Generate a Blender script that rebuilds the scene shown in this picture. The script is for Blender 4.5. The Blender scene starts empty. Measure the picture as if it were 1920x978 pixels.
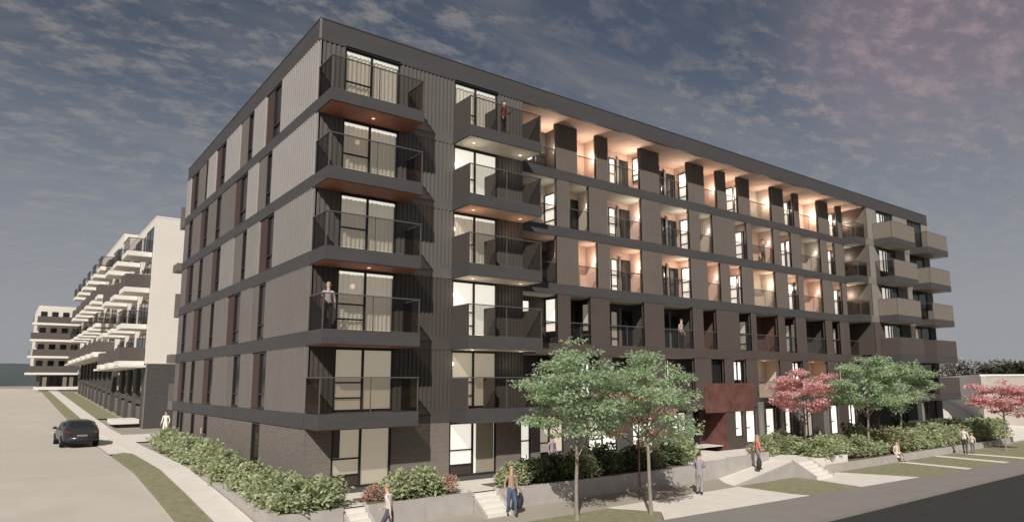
import bpy, bmesh, math, random
import numpy as np
from mathutils import Vector, Matrix

scene = bpy.context.scene
col = scene.collection
rnd = random.Random(11)
R = math.radians

# ------------------------------------------------------------------ camera
CAM = Vector((-8.7988, -25.1239, 4.9168))
F_PX, PITCH, ROLL, YAW, PX, PY = 1276.25, 0.142687, -0.0056465, 0.663999, 50.14, 43.53
fw = Vector((math.sin(YAW) * math.cos(PITCH), math.cos(YAW) * math.cos(PITCH), math.sin(PITCH)))
rt0 = Vector((math.cos(YAW), -math.sin(YAW), 0)); up0 = rt0.cross(fw)
rt = rt0 * math.cos(ROLL) + up0 * math.sin(ROLL)
up = up0 * math.cos(ROLL) - rt0 * math.sin(ROLL)
cam = bpy.data.cameras.new('camera')
cam_o = bpy.data.objects.new('camera', cam); col.objects.link(cam_o)
cam.sensor_width = 36; cam.lens = F_PX / 1920 * 36
cam.shift_x = -PX / 1920; cam.shift_y = PY / 1920
cam.clip_start = 0.1; cam.clip_end = 6000
cam_o.matrix_world = Matrix(((rt.x, up.x, -fw.x, CAM.x), (rt.y, up.y, -fw.y, CAM.y),
                             (rt.z, up.z, -fw.z, CAM.z), (0, 0, 0, 1)))
scene.camera = cam_o

# ------------------------------------------------------------------ light
SUN_DIR = Vector((1.37, 1.457, -1.55)).normalized()         # the way the light travels
SUN_EL = math.asin(-SUN_DIR.z)
SUN_AZ = math.atan2(-SUN_DIR.x, -SUN_DIR.y)
sun = bpy.data.lights.new('sun', 'SUN'); sun.energy = 4.6; sun.angle = R(0.5); sun.color = (1.0, 0.945, 0.875)
sun_o = bpy.data.objects.new('sun', sun); col.objects.link(sun_o)
sun_o.rotation_euler = SUN_DIR.to_track_quat('-Z', 'Y').to_euler()
sun_o.location = (-60, -60, 70)

world = bpy.data.worlds.new('World'); scene.world = world; world.use_nodes = True
nt = world.node_tree; nt.nodes.clear()
def N(t, **kw):
    n = nt.nodes.new(t)
    for k, v in kw.items(): setattr(n, k, v)
    return n
L = nt.links.new
sky = N('ShaderNodeTexSky', sky_type='NISHITA', sun_disc=False)
sky.sun_elevation = SUN_EL; sky.sun_rotation = SUN_AZ; sky.air_density = 1.0; sky.dust_density = 2.0
tc = N('ShaderNodeTexCoord')
sep = N('ShaderNodeSeparateXYZ'); L(tc.outputs['Generated'], sep.inputs[0])
zc = N('ShaderNodeMath', operation='MAXIMUM'); L(sep.outputs['Z'], zc.inputs[0]); zc.inputs[1].default_value = 0.0
za = N('ShaderNodeMath', operation='ADD'); L(zc.outputs[0], za.inputs[0]); za.inputs[1].default_value = 0.16
dx = N('ShaderNodeMath', operation='DIVIDE'); L(sep.outputs['X'], dx.inputs[0]); L(za.outputs[0], dx.inputs[1])
dy = N('ShaderNodeMath', operation='DIVIDE'); L(sep.outputs['Y'], dy.inputs[0]); L(za.outputs[0], dy.inputs[1])
cmb = N('ShaderNodeCombineXYZ'); L(dx.outputs[0], cmb.inputs[0]); L(dy.outputs[0], cmb.inputs[1])
def wnoise(scale, detail, rough, dist, sc=(1, 1, 1), rotz=0.0):
    mp = N('ShaderNodeMapping'); L(cmb.outputs[0], mp.inputs[0])
    mp.inputs['Scale'].default_value = sc; mp.inputs['Rotation'].default_value = (0, 0, rotz)
    n = N('ShaderNodeTexNoise'); L(mp.outputs[0], n.inputs['Vector'])
    n.inputs['Scale'].default_value = scale; n.inputs['Detail'].default_value = detail
    n.inputs['Roughness'].default_value = rough; n.inputs['Distortion'].default_value = dist
    return n.outputs['Fac']
def wramp(src, a, b):
    m = N('ShaderNodeMapRange', interpolation_type='SMOOTHSTEP'); L(src, m.inputs[0])
    m.inputs[1].default_value = a; m.inputs[2].default_value = b
    return m.outputs[0]
def wmath(op, a, b):
    m = N('ShaderNodeMath', operation=op)
    for i, s in enumerate((a, b)):
        if isinstance(s, (int, float)): m.inputs[i].default_value = s
        else: L(s, m.inputs[i])
    return m.outputs[0]
puffs = wramp(wnoise(10.0, 6, 0.64, 0.1, (1.0, 1.5, 1), 0.75), 0.42, 0.70)
banks = wramp(wnoise(1.3, 3, 0.5, 0.4, (1.0, 1.0, 1), 0.2), 0.22, 0.50)
wisps = wramp(wnoise(2.0, 6, 0.62, 0.7, (0.6, 2.4, 1), 1.2), 0.40, 0.85)
cloud = wmath('MAXIMUM', wmath('MULTIPLY', puffs, banks), wmath('MULTIPLY', wisps, 0.8))
cloud = wmath('MULTIPLY', cloud, 0.9)
hsv = N('ShaderNodeHueSaturation'); L(sky.outputs[0], hsv.inputs['Color'])
hsv.inputs['Saturation'].default_value = 0.56; hsv.inputs['Value'].default_value = 0.60
tint = N('ShaderNodeMix', data_type='RGBA', blend_type='MULTIPLY'); tint.inputs[0].default_value = 1.0
L(hsv.outputs[0], tint.inputs['A']); tint.inputs['B'].default_value = (0.93, 1.0, 1.14, 1)
# rosy cloud bank high in the east
nrm = N('ShaderNodeVectorMath', operation='NORMALIZE'); L(tc.outputs['Generated'], nrm.inputs[0])
dot = N('ShaderNodeVectorMath', operation='DOT_PRODUCT'); L(nrm.outputs[0], dot.inputs[0])
dot.inputs[1].default_value = (0.850, 0.305, 0.430)
rosy = wramp(dot.outputs['Value'], 0.972, 1.0)
ccol = N('ShaderNodeMix', data_type='RGBA'); L(wmath('MULTIPLY', rosy, 0.8), ccol.inputs[0])
ccol.inputs['A'].default_value = (3.9, 3.75, 3.85, 1); ccol.inputs['B'].default_value = (6.2, 4.5, 5.0, 1)
cl2 = wmath('MAXIMUM', cloud, wmath('MULTIPLY', rosy, wmath('ADD', wmath('MULTIPLY', puffs, 0.5), 0.40)))
mix = N('ShaderNodeMix', data_type='RGBA'); L(cl2, mix.inputs[0])
L(tint.outputs['Result'], mix.inputs['A']); L(ccol.outputs['Result'], mix.inputs['B'])
hz = wramp(sep.outputs['Z'], 0.46, 0.0)
hmix = N('ShaderNodeMix', data_type='RGBA'); L(wmath('MULTIPLY', hz, 0.92), hmix.inputs[0])
L(mix.outputs['Result'], hmix.inputs['A']); hmix.inputs['B'].default_value = (5.5, 5.65, 6.0, 1)
bg = N('ShaderNodeBackground'); bg.inputs['Strength'].default_value = 0.06
L(hmix.outputs['Result'], bg.inputs['Color'])
wo = N('ShaderNodeOutputWorld'); L(bg.outputs[0], wo.inputs['Surface'])

scene.view_settings.view_transform = 'Standard'; scene.view_settings.look = 'None'
scene.view_settings.exposure = 0.0; scene.view_settings.gamma = 1.0
scene.view_settings.use_curve_mapping = False
scene.cycles.max_bounces = 6; scene.cycles.transparent_max_bounces = 12
scene.cycles.use_denoising = True; scene.cycles.sample_clamp_indirect = 3.0

# ------------------------------------------------------------------ materials
def mat(name, colr, rough=0.7, spec=0.3, metal=0.0, var=0.0, scale=4.0, bump=0.0, bscale=40.0, stretch=(1, 1, 1),
        emis=None, estr=0.0):
    m = bpy.data.materials.new(name); m.use_nodes = True
    t = m.node_tree; b = t.nodes['Principled BSDF']
    b.inputs['Roughness'].default_value = rough; b.inputs['Specular IOR Level'].default_value = spec
    b.inputs['Metallic'].default_value = metal
    b.inputs['Base Color'].default_value = (*colr, 1)
    co = t.nodes.new('ShaderNodeTexCoord')
    if var:
        mp = t.nodes.new('ShaderNodeMapping'); mp.inputs['Scale'].default_value = stretch
        t.links.new(co.outputs['Object'], mp.inputs[0])
        n = t.nodes.new('ShaderNodeTexNoise'); n.inputs['Scale'].default_value = scale; n.inputs['Detail'].default_value = 6
        n.inputs['Roughness'].default_value = 0.65
        t.links.new(mp.outputs[0], n.inputs['Vector'])
        rp = t.nodes.new('ShaderNodeValToRGB')
        rp.color_ramp.elements[0].position = 0.3; rp.color_ramp.elements[1].position = 0.7
        rp.color_ramp.elements[0].color = (*[c * (1 - var) for c in colr], 1)
        rp.color_ramp.elements[1].color = (*[min(1, c * (1 + var)) for c in colr], 1)
        t.links.new(n.outputs['Fac'], rp.inputs[0]); t.links.new(rp.outputs[0], b.inputs['Base Color'])
    if bump:
        n2 = t.nodes.new('ShaderNodeTexNoise'); n2.inputs['Scale'].default_value = bscale; n2.inputs['Detail'].default_value = 4
        t.links.new(co.outputs['Object'], n2.inputs['Vector'])
        bp = t.nodes.new('ShaderNodeBump'); bp.inputs['Strength'].default_value = bump; bp.inputs['Distance'].default_value = 0.02
        t.links.new(n2.outputs['Fac'], bp.inputs['Height']); t.links.new(bp.outputs[0], b.inputs['Normal'])
    if emis:
        b.inputs['Emission Color'].default_value = (*emis, 1); b.inputs['Emission Strength'].default_value = estr
    return m

def brick_mat(name, c1, c2, mortar):
    m = mat(name, c1, 0.85, 0.2); t = m.node_tree; b = t.nodes['Principled BSDF']
    co = t.nodes.new('ShaderNodeTexCoord'); sp = t.nodes.new('ShaderNodeSeparateXYZ'); t.links.new(co.outputs['Object'], sp.inputs[0])
    ad = t.nodes.new('ShaderNodeMath'); ad.operation = 'ADD'
    t.links.new(sp.outputs['X'], ad.inputs[0]); t.links.new(sp.outputs['Y'], ad.inputs[1])
    cb = t.nodes.new('ShaderNodeCombineXYZ'); t.links.new(ad.outputs[0], cb.inputs[0]); t.links.new(sp.outputs['Z'], cb.inputs[1])
    br = t.nodes.new('ShaderNodeTexBrick'); t.links.new(cb.outputs[0], br.inputs['Vector'])
    br.inputs['Color1'].default_value = (*c1, 1); br.inputs['Color2'].default_value = (*c2, 1); br.inputs['Mortar'].default_value = (*mortar, 1)
    br.inputs['Scale'].default_value = 1.0; br.inputs['Brick Width'].default_value = 0.24; br.inputs['Row Height'].default_value = 0.08
    br.inputs['Mortar Size'].default_value = 0.008; br.inputs['Bias'].default_value = 0.0
    t.links.new(br.outputs['Color'], b.inputs['Base Color'])
    bp = t.nodes.new('ShaderNodeBump'); bp.inputs['Strength'].default_value = 0.4; bp.inputs['Distance'].default_value = 0.01; bp.invert = True
    t.links.new(br.outputs['Fac'], bp.inputs['Height']); t.links.new(bp.outputs[0], b.inputs['Normal'])
    return m

def glass_mat(name, tint_c, gloss=0.1, rough=0.03):
    m = bpy.data.materials.new(name); m.use_nodes = True; t = m.node_tree; t.nodes.clear()
    tr = t.nodes.new('ShaderNodeBsdfTransparent'); tr.inputs[0].default_value = (*tint_c, 1)
    gl = t.nodes.new('ShaderNodeBsdfGlossy'); gl.inputs['Roughness'].default_value = rough
    fr = t.nodes.new('ShaderNodeLayerWeight'); fr.inputs[0].default_value = 0.25
    ml = t.nodes.new('ShaderNodeMath'); ml.operation = 'MULTIPLY'; ml.inputs[1].default_value = gloss * 3
    ad = t.nodes.new('ShaderNodeMath'); ad.operation = 'ADD'; ad.inputs[1].default_value = gloss * 0.4; ad.use_clamp = True
    t.links.new(fr.outputs['Fresnel'], ml.inputs[0]); t.links.new(ml.outputs[0], ad.inputs[0])
    mx = t.nodes.new('ShaderNodeMixShader'); t.links.new(ad.outputs[0], mx.inputs[0])
    t.links.new(tr.outputs[0], mx.inputs[1]); t.links.new(gl.outputs[0], mx.inputs[2])
    o = t.nodes.new('ShaderNodeOutputMaterial'); t.links.new(mx.outputs[0], o.inputs[0])
    return m

def leaf_mat(name, ca, cb, cc, trans=0.35):
    m = bpy.data.materials.new(name); m.use_nodes = True; t = m.node_tree; t.nodes.clear()
    g = t.nodes.new('ShaderNodeNewGeometry'); rp = t.nodes.new('ShaderNodeValToRGB')
    rp.color_ramp.elements[0].color = (*ca, 1); rp.color_ramp.elements[1].color = (*cc, 1)
    e = rp.color_ramp.elements.new(0.5); e.color = (*cb, 1)
    t.links.new(g.outputs['Random Per Island'], rp.inputs[0])
    d = t.nodes.new('ShaderNodeBsdfPrincipled'); d.inputs['Roughness'].default_value = 0.8; d.inputs['Specular IOR Level'].default_value = 0.08
    t.links.new(rp.outputs[0], d.inputs['Base Color'])
    s = t.nodes.new('ShaderNodeBsdfTranslucent'); t.links.new(rp.outputs[0], s.inputs[0])
    mx = t.nodes.new('ShaderNodeMixShader'); mx.inputs[0].default_value = trans
    t.links.new(d.outputs[0], mx.inputs[1]); t.links.new(s.outputs[0], mx.inputs[2])
    o = t.nodes.new('ShaderNodeOutputMaterial'); t.links.new(mx.outputs[0], o.inputs[0])
    return m

M = dict(
    band=mat('dark band metal', (.068, .065, .066), .6, .25, var=.10, scale=.6, stretch=(1, 1, 3)),
    cap=mat('parapet cap metal', (.19, .18, .16), .45, .4),
    panel_lit=mat('lit taupe cladding', (.275, .257, .242), .5, .35, var=.06, scale=.8),  # top floors of the taupe cladding, brighter light put into the colour
    panel_half_lit=mat('half lit taupe cladding', (.215, .20, .187), .5, .3, var=.07, scale=.8),  # same cladding one step down, less light put into its colour
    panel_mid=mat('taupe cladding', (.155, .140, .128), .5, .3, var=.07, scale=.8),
    panel_flat=mat('flat taupe panel', (.150, .130, .117), .55, .3, var=.05, scale=.7),
    front_hi=mat('lit brown ribbed metal', (.120, .111, .103), .45, .35, var=.06, scale=.8),  # ribbed metal of the upper floors, paler with light put into its colour
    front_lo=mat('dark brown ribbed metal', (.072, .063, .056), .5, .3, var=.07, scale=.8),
    pier_hi=mat('warm taupe pier cladding', (.130, .110, .094), .55, .3, var=.07, scale=.7),  # upper piers, lamp spill put into the colour
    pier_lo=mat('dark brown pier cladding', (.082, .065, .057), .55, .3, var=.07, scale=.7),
    louvre=mat('chocolate louvre panel', (.072, .040, .034), .55, .3),
    frame=mat('black window frame', (.022, .021, .021), .4, .4),
    dark=mat('dark interior', (.03, .028, .028), .8, .1),
    core=mat('inner wall', (.09, .08, .075), .9, .1),
    peach=mat('peach plaster', (.64, .47, .39), .85, .2, var=.06, scale=1.5),
    cream=mat('cream ribbed lining', (.50, .44, .37), .7, .2, var=.05),
    brownwall=mat('brown loggia lining', (.13, .075, .055), .8, .2, var=.1),
    soffit=mat('cedar soffit', (.33, .145, .10), .55, .3, var=.18, scale=3, stretch=(1, 14, 1)),
    soffit_pale=mat('pale soffit board', (.60, .55, .47), .7, .2),
    glassbrown=mat('brown tinted window glass', (.030, .021, .019), .12, .5),
    glassdark=mat('dark window glass', (.018, .019, .02), .06, .6),
    guard=glass_mat('smoked glass guard', (.80, .785, .77), .03),
    bronze=glass_mat('bronze glass guard', (.62, .56, .52), .05),
    clear=glass_mat('clear window glass', (.93, .93, .92), .07),
    guard_solid=mat('bronze guard panel', (.078, .066, .060), .45, .3, var=.05, scale=1.2),
    end_panel=mat('pale taupe end cladding', (.215, .192, .168), .5, .3, var=.05, scale=.8),
    guard_tan=mat('tan guard panel', (.20, .170, .145), .55, .3, var=.05, scale=1.2),
    guard_brown=mat('brown guard panel', (.088, .070, .064), .55, .3, var=.05, scale=1.2),
    picket=mat('dark picket metal', (.062, .052, .046), .5, .3),
    rail=mat('rail metal', (.10, .09, .085), .4, .4),
    curtain=mat('cream curtain', (.56, .52, .46), .9, .1, emis=(1, .90, .74), estr=.24),
    blind=mat('lit cream blind', (.42, .37, .31), .9, .1, emis=(1, .86, .66), estr=.30),
    bright=mat('bright lit room', (.6, .58, .53), .9, .1, emis=(1, .95, .85), estr=.92),
    dimlit=mat('dim lit room', (.35, .32, .28), .9, .1, emis=(1, .86, .7), estr=.16),
    lamp=mat('lamp diffuser', (.8, .8, .8), .5, .2, emis=(1, .84, .66), estr=1.0),
    brick=brick_mat('taupe brick', (.20, .17, .15), (.16, .135, .12), (.20, .18, .165)),
    brick_dk=brick_mat('charcoal brick', (.085, .080, .075), (.065, .062, .058), (.09, .085, .08)),
    redwood=mat('red brown entrance panel', (.135, .062, .054), .7, .2, var=.35, scale=2),
    concrete=mat('pale concrete', (.67, .625, .565), .85, .2, var=.07, scale=1.3, bump=.15),
    wallconc=mat('grey retaining concrete', (.40, .37, .345), .85, .2, var=.10, scale=1.6, bump=.2, bscale=20),
    stepconc=mat('white step concrete', (.70, .66, .60), .8, .2, var=.05),
    street=mat('pale beige street', (.49, .443, .388), .85, .2, var=.07, scale=.35, bump=.1, bscale=60),
    asphalt=mat('black asphalt', (.038, .037, .036), .85, .25, var=.15, scale=2, bump=.2, bscale=90),
    footway=mat('grey footway', (.235, .217, .20), .85, .2, var=.06, scale=.8, bump=.1, bscale=60),
    earth=mat('far ground', (.33, .30, .255), .95, .1, var=.15, scale=.05),
    soil=mat('planting soil', (.16, .13, .10), .95, .1, var=.25, scale=5, bump=.4),
    grass=mat('dry grass', (.255, .245, .155), .95, .1, var=.22, scale=3.5, bump=.6, bscale=120),
    white=mat('white render', (.69, .645, .585), .8, .2, var=.03, scale=.5),
    beige=mat('beige render', (.43, .385, .34), .85, .2, var=.04, scale=.4),
    slabw=mat('white slab', (.72, .69, .63), .7, .2),
    wb_guard=mat('dark brown balcony guard', (.10, .085, .078), .6, .3),
    bark=mat('pale grey bark', (.27, .235, .20), .9, .1, var=.25, scale=9, bump=.5, bscale=25, stretch=(1, 1, .3)),
    bark_dk=mat('brown bark', (.15, .11, .09), .9, .1, var=.25, scale=9, bump=.5, bscale=25),
    leaf=leaf_mat('green leaves', (.32, .43, .26), (.47, .58, .37), (.62, .70, .50), .58),
    leaf_dk=leaf_mat('dark shrub leaves', (.075, .10, .05), (.13, .165, .085), (.21, .24, .13)),
    leaf_sh=leaf_mat('shrub leaves', (.31, .36, .20), (.49, .54, .32), (.66, .69, .48), .5),
    leaf_ol=leaf_mat('olive shrub leaves', (.27, .29, .165), (.40, .41, .245), (.53, .52, .35), .5),
    leaf_red=leaf_mat('red maple leaves', (.70, .37, .37), (.86, .53, .52), (.93, .66, .64), .52),
    leaf_rust=leaf_mat('rust grass leaves', (.50, .32, .23), (.66, .46, .36), (.74, .58, .48), .5),
    farleaf=mat('far woodland', (.062, .066, .05), .95, .1, var=.4, scale=.35, bump=1, bscale=.6),
    farpale=mat('far grey woodland', (.20, .20, .19), .95, .1, var=.3, scale=.5),
    hill=mat('far wooded hill', (.075, .092, .092), .95, .1, var=.15, scale=.02),
    skin=mat('skin', (.55, .36, .27), .6, .3), hair_b=mat('brown hair', (.06, .04, .03), .6, .3), hair_l=mat('fair hair', (.35, .26, .16), .6, .3),
    lip=mat('lip', (.40, .20, .17), .6, .3),
    carpaint=mat('charcoal car paint', (.028, .028, .031), .22, .6), carglass=mat('car glass', (.02, .024, .022), .05, .7),
    tyre=mat('tyre rubber', (.02, .02, .02), .9, .2), rim=mat('wheel rim', (.35, .35, .36), .35, .5, .6),
    taillight=mat('red tail lamp', (.11, .03, .028), .25, .6), plate=mat('pale number plate', (.20, .20, .19), .5, .3),
)
def cloth(c): return mat('cloth', c, .9, .1, var=.12, scale=14)

# ------------------------------------------------------------------ mesh helpers
class MB:
    def __init__(s): s.v = []; s.f = []
    def quad(s, a, b, c, d):
        i = len(s.v); s.v += [tuple(a), tuple(b), tuple(c), tuple(d)]; s.f.append((i, i + 1, i + 2, i + 3))
    def poly(s, pts):
        i = len(s.v); s.v += [tuple(p) for p in pts]; s.f.append(tuple(range(i, i + len(pts))))
    def box(s, x0, x1, y0, y1, z0, z1):
        if x1 < x0: x0, x1 = x1, x0
        if y1 < y0: y0, y1 = y1, y0
        if z1 < z0: z0, z1 = z1, z0
        i = len(s.v)
        s.v += [(x0, y0, z0), (x1, y0, z0), (x1, y1, z0), (x0, y1, z0), (x0, y0, z1), (x1, y0, z1), (x1, y1, z1), (x0, y1, z1)]
        for q in ((3, 2, 1, 0), (4, 5, 6, 7), (0, 1, 5, 4), (1, 2, 6, 5), (2, 3, 7, 6), (3, 0, 4, 7)):
            s.f.append(tuple(i + k for k in q))
        return s
    def prism(s, pts, z0, z1):
        n = len(pts); i = len(s.v)
        z0s = z0 if hasattr(z0, '__len__') else [z0] * n; z1s = z1 if hasattr(z1, '__len__') else [z1] * n
        s.v += [(p[0], p[1], z) for p, z in zip(pts, z0s)] + [(p[0], p[1], z) for p, z in zip(pts, z1s)]
        s.f.append(tuple(range(i + n - 1, i - 1, -1))); s.f.append(tuple(range(i + n, i + 2 * n)))
        for k in range(n):
            s.f.append((i + k, i + (k + 1) % n, i + n + (k + 1) % n, i + n + k))
        return s
    def tube(s, pts, rad, n=7):
        pts = [Vector(p) for p in pts]; i0 = len(s.v)
        for k, p in enumerate(pts):
            d = (pts[min(k + 1, len(pts) - 1)] - pts[max(k - 1, 0)]).normalized()
            a = d.orthogonal().normalized() if abs(d.z) < .95 else Vector((1, 0, 0))
            a = (a - d * a.dot(d)).normalized(); b = d.cross(a)
            for j in range(n):
                t = 2 * math.pi * j / n
                s.v.append(tuple(p + (a * math.cos(t) + b * math.sin(t)) * rad[k]))
        for k in range(len(pts) - 1):
            for j in range(n):
                s.f.append((i0 + k * n + j, i0 + k * n + (j + 1) % n, i0 + (k + 1) * n + (j + 1) % n, i0 + (k + 1) * n + j))
        s.f.append(tuple(i0 + (len(pts) - 1) * n + j for j in range(n)))
        return s
    def ball(s, c, r, nu=8, nv=6):
        i = len(s.v); r = r if hasattr(r, '__len__') else (r, r, r)
        s.v.append((c[0], c[1], c[2] + r[2]))
        for k in range(1, nv):
            p = math.pi * k / nv
            for j in range(nu):
                t = 2 * math.pi * j / nu
                s.v.append((c[0] + r[0] * math.sin(p) * math.cos(t), c[1] + r[1] * math.sin(p) * math.sin(t), c[2] + r[2] * math.cos(p)))
        s.v.append((c[0], c[1], c[2] - r[2])); e = len(s.v) - 1
        for j in range(nu):
            s.f.append((i, i + 1 + j, i + 1 + (j + 1) % nu))
            for k in range(nv - 2):
                a = i + 1 + k * nu
                s.f.append((a + j, a + nu + j, a + nu + (j + 1) % nu, a + (j + 1) % nu))
            a = i + 1 + (nv - 2) * nu
            s.f.append((a + j, e, a + (j + 1) % nu))
        return s
    def mesh(s, name, m, smooth=False):
        me = bpy.data.meshes.new(name); me.from_pydata(s.v, [], s.f); me.update()
        if m: me.materials.append(m)
        if smooth: me.polygons.foreach_set('use_smooth', [True] * len(me.polygons))
        return me
    def build(s, name, m, parent=None, smooth=False):
        return link(name, s.mesh(name, m, smooth), parent)

def link(name, me, parent=None):
    o = bpy.data.objects.new(name, me); col.objects.link(o)
    if parent is not None:
        o.parent = parent
        b = BASE.get(parent.name)
        if b is not None and me is not None:
            o.location = -b
    return o
BASE = {}
def empty(name, loc, label=None, cat=None, group=None):
    """thing root; children are modelled in world coordinates and offset back"""
    o = bpy.data.objects.new(name, None); col.objects.link(o); o.location = loc; o.empty_display_size = .3
    BASE[o.name] = Vector(loc)
    if label: tag(o, label, cat, group)
    return o
def tag(o, label, cat, group=None):
    o['label'] = label; o['category'] = cat
    if group: o['group'] = group
    return o
def struct(o): o['kind'] = 'structure'; return o
def stuff(o): o['kind'] = 'stuff'; return o
def B(x0, x1, y0, y1, z0, z1): return MB().box(x0, x1, y0, y1, z0, z1)

# ------------------------------------------------------------------ ground profile (the side street climbs away from the corner)
PROF = [(-400, 0), (-7, 0), (-4, .14), (-.5, .47), (3.7, .80), (9.3, 1.18), (21.6, 1.28), (37, 1.52), (60, 2.35), (100, 3.85), (112, 4.3), (135, 4.4), (3000, 4.4)]
def sz(y):
    for (a, za_), (b, zb_) in zip(PROF, PROF[1:]):
        if y <= b:
            return za_ + (zb_ - za_) * (y - a) / (b - a)
    return PROF[-1][1]
YS = [-8, -7, -5.5, -4, -2.5, -.5, 1.5, 3.7, 5.5, 7.5, 9.3, 12, 16, 21.6, 28, 37, 45, 52, 60, 80, 100]
def strip(name, x0, x1, ys, dz, m, thick=None):
    """a strip along the side street that follows its slope; x0/x1 may be functions of y"""
    fx0 = x0 if callable(x0) else (lambda y: x0); fx1 = x1 if callable(x1) else (lambda y: x1)
    b = MB()
    for ya, yb in zip(ys, ys[1:]):
        A = [(fx0(ya), ya), (fx1(ya), ya), (fx1(yb), yb), (fx0(yb), yb)]
        b.quad(*[(x, y, sz(y) + dz) for x, y in A])
        if thick:
            b.quad((A[3][0], yb, sz(yb) + dz), (A[3][0], yb, sz(yb) - .05), (A[0][0], ya, sz(ya) - .05), (A[0][0], ya, sz(ya) + dz))
            b.quad((A[1][0], ya, sz(ya) + dz), (A[1][0], ya, sz(ya) - .05), (A[2][0], yb, sz(yb) - .05), (A[2][0], yb, sz(yb) + dz))
    if thick:
        for yy, k in ((ys[0], 0), (ys[-1], 1)):
            b.quad((fx0(yy), yy, sz(yy) - .05), (fx1(yy), yy, sz(yy) - .05), (fx1(yy), yy, sz(yy) + dz), (fx0(yy), yy, sz(yy) + dz))
    return struct(b.build(name, m))

# ground sheet to the horizon
b = MB()
gy = [-400, -60, -8] + YS[1:] + [112, 135, 300, 900, 3000]
for xa, xb in ((-2500, -60), (-60, 0), (0, 60), (60, 3000)):
    for ya, yb in zip(gy, gy[1:]):
        b.quad((xa, ya, sz(ya) - .06), (xb, ya, sz(ya) - .06), (xb, yb, sz(yb) - .06), (xa, yb, sz(yb) - .06))
struct(b.build('ground', M['earth']))
ys_full = [-11.8] + YS + [112, 124]
strip('side_street', -22, lambda y: -4.0 if y > -4 else (-4.0 - .0 * y), ys_full, -.03, M['street'])
# cross street at the far end
struct(MB().box(-80, 40, 124.1, 134, 4.36, 4.40).build('cross_street', M['street']))
# apron in front of the far blocks and the cross path by the white building
ysn = [y for y in YS if y <= 21.6] + [28, 33]
strip('side_footpath', -3.0, -1.95, [-8] + YS[1:] + [112], .07, M['concrete'], True)
def gx0(y): return -4.0 + (.55 * max(0, (y - 16.6) / 1.4) ** 2 if y > 16.6 else 0)
def gx1(y): return -3.02 - (.25 * max(0, (y - 16.6) / 1.4) ** 2 if y > 16.6 else 0)
strip('grass_verge', gx0, gx1, [-8, -7, -5.5, -4, -2.5, -.5, 1.5, 3.7, 5.5, 7.5, 9.3, 12, 14.5, 16.6, 17.2, 17.7, 18.0], .06, M['grass'], True)
strip('grass_verge', -4.0, -3.02, [45, 52, 60, 80, 100], .06, M['grass'], True)
strip('side_apron', -4.0, -3.02, [18.02, 21.6, 28, 37, 44.98], .012, M['concrete'])
strip('forecourt_lawn', -1.9, -.2, [47, 52, 60, 80, 98], .05, M['grass'])
strip('cross_path', -1.93, 12, [24.8, 28, 31], .02, M['concrete'])
# front street
fs = MB(); fs.quad((-300, -60, -.004), (400, -60, -.004), (400, -11.75, -.004), (-300, -11.75, -.004))
struct(fs.build('front_road', M['asphalt']))
fw_ = MB().prism([(-4, -11.7), (300, -11.7), (300, -9.9), (42, -9.9), (10.1, -8.2), (6, -8.0), (-4, -8.0)], -.05, .10)
struct(fw_.build('front_footway', M['footway']))
# lawns and paths on the verge between footway and walls
def flat(name, pts, z, m): return struct(MB().prism(pts, -.05, z).build(name, m))
flat('verge_lawn', [(-1.9, -7.99), (6.0, -7.99), (10.0, -8.19), (11.35, -6.8), (9.3, -3.3), (-1.9, -3.3)], .03, M['grass'])
flat('entrance_plaza', [(10.05, -8.19), (19.1, -8.67), (18.8, -7.8), (18.8, -3.3), (9.35, -3.3), (11.38, -6.8)], .036, M['concrete'])
flat('verge_lawn', [(18.83, -4.82), (23.6, -4.95), (22.9, -8.86), (19.1, -8.66), (18.83, -7.8)], .05, M['grass'])
flat('garden_path', [(23.62, -6.1), (27.0, -5.3), (28.4, -9.16), (22.95, -8.88)], .045, M['concrete'])
flat('verge_lawn', [(27.03, -5.3), (34.0, -5.3), (33.4, -9.42), (28.43, -9.16)], .05, M['grass'])
flat('garden_path', [(34.03, -5.3), (34.7, -5.3), (34.2, -9.47), (33.43, -9.43)], .045, M['stepconc'])
flat('verge_lawn', [(34.73, -5.3), (39.0, -5.3), (38.2, -9.68), (34.23, -9.47)], .05, M['grass'])
flat('garden_path', [(39.03, -5.3), (39.8, -5.3), (39.1, -9.73), (38.23, -9.69)], .045, M['stepconc'])
flat('verge_lawn', [(39.83, -5.3), (42.0, -5.3), (41.6, -9.86), (39.13, -9.74)], .05, M['grass'])
flat('garden_path', [(42.03, -5.3), (42.9, -5.3), (42.4, -9.88), (41.63, -9.87)], .045, M['stepconc'])
flat('verge_lawn', [(42.93, -5.3), (95, -5.3), (95, -9.88), (42.43, -9.88)], .05, M['grass'])

# terraces, retaining walls, steps, ramp
TZ = .84
struct(B(-1.6, 18.6, -2.95, 1.0, -.2, TZ).build('terrace', M['concrete']))
struct(B(-1.88, .0, .999, 24.2, .3, .801).build('planting_bed', M['soil']))
bed = MB()
for x0, x1 in ((-1.55, .15), (1.35, 5.0), (6.8, 18.3)):
    bed.box(x0, x1, -2.94, -1.35, .5, TZ + .03)
struct(bed.build('planting_bed', M['soil']))
for i, (x0, x1, lab) in enumerate([(-1.9, .28, 'grey concrete retaining wall at the corner below the green hedge'),
                      (1.24, 5.26, 'grey concrete retaining wall between the two flights of white steps'),
                      (6.54, 18.7, 'long grey concrete retaining wall shaded by the two green trees')]):
    w = empty('retaining_wall', (x0, -3.2, 0), lab, 'wall', 'garden retaining walls')
    n = max(1, round((x1 - x0) / 2.6)); st = (x1 - x0) / n
    for k in range(n):
        B(x0 + k * st + .004, x0 + (k + 1) * st - .004, -3.2, -2.97, -.1, .90).build('panel', M['wallconc'], w)
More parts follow.
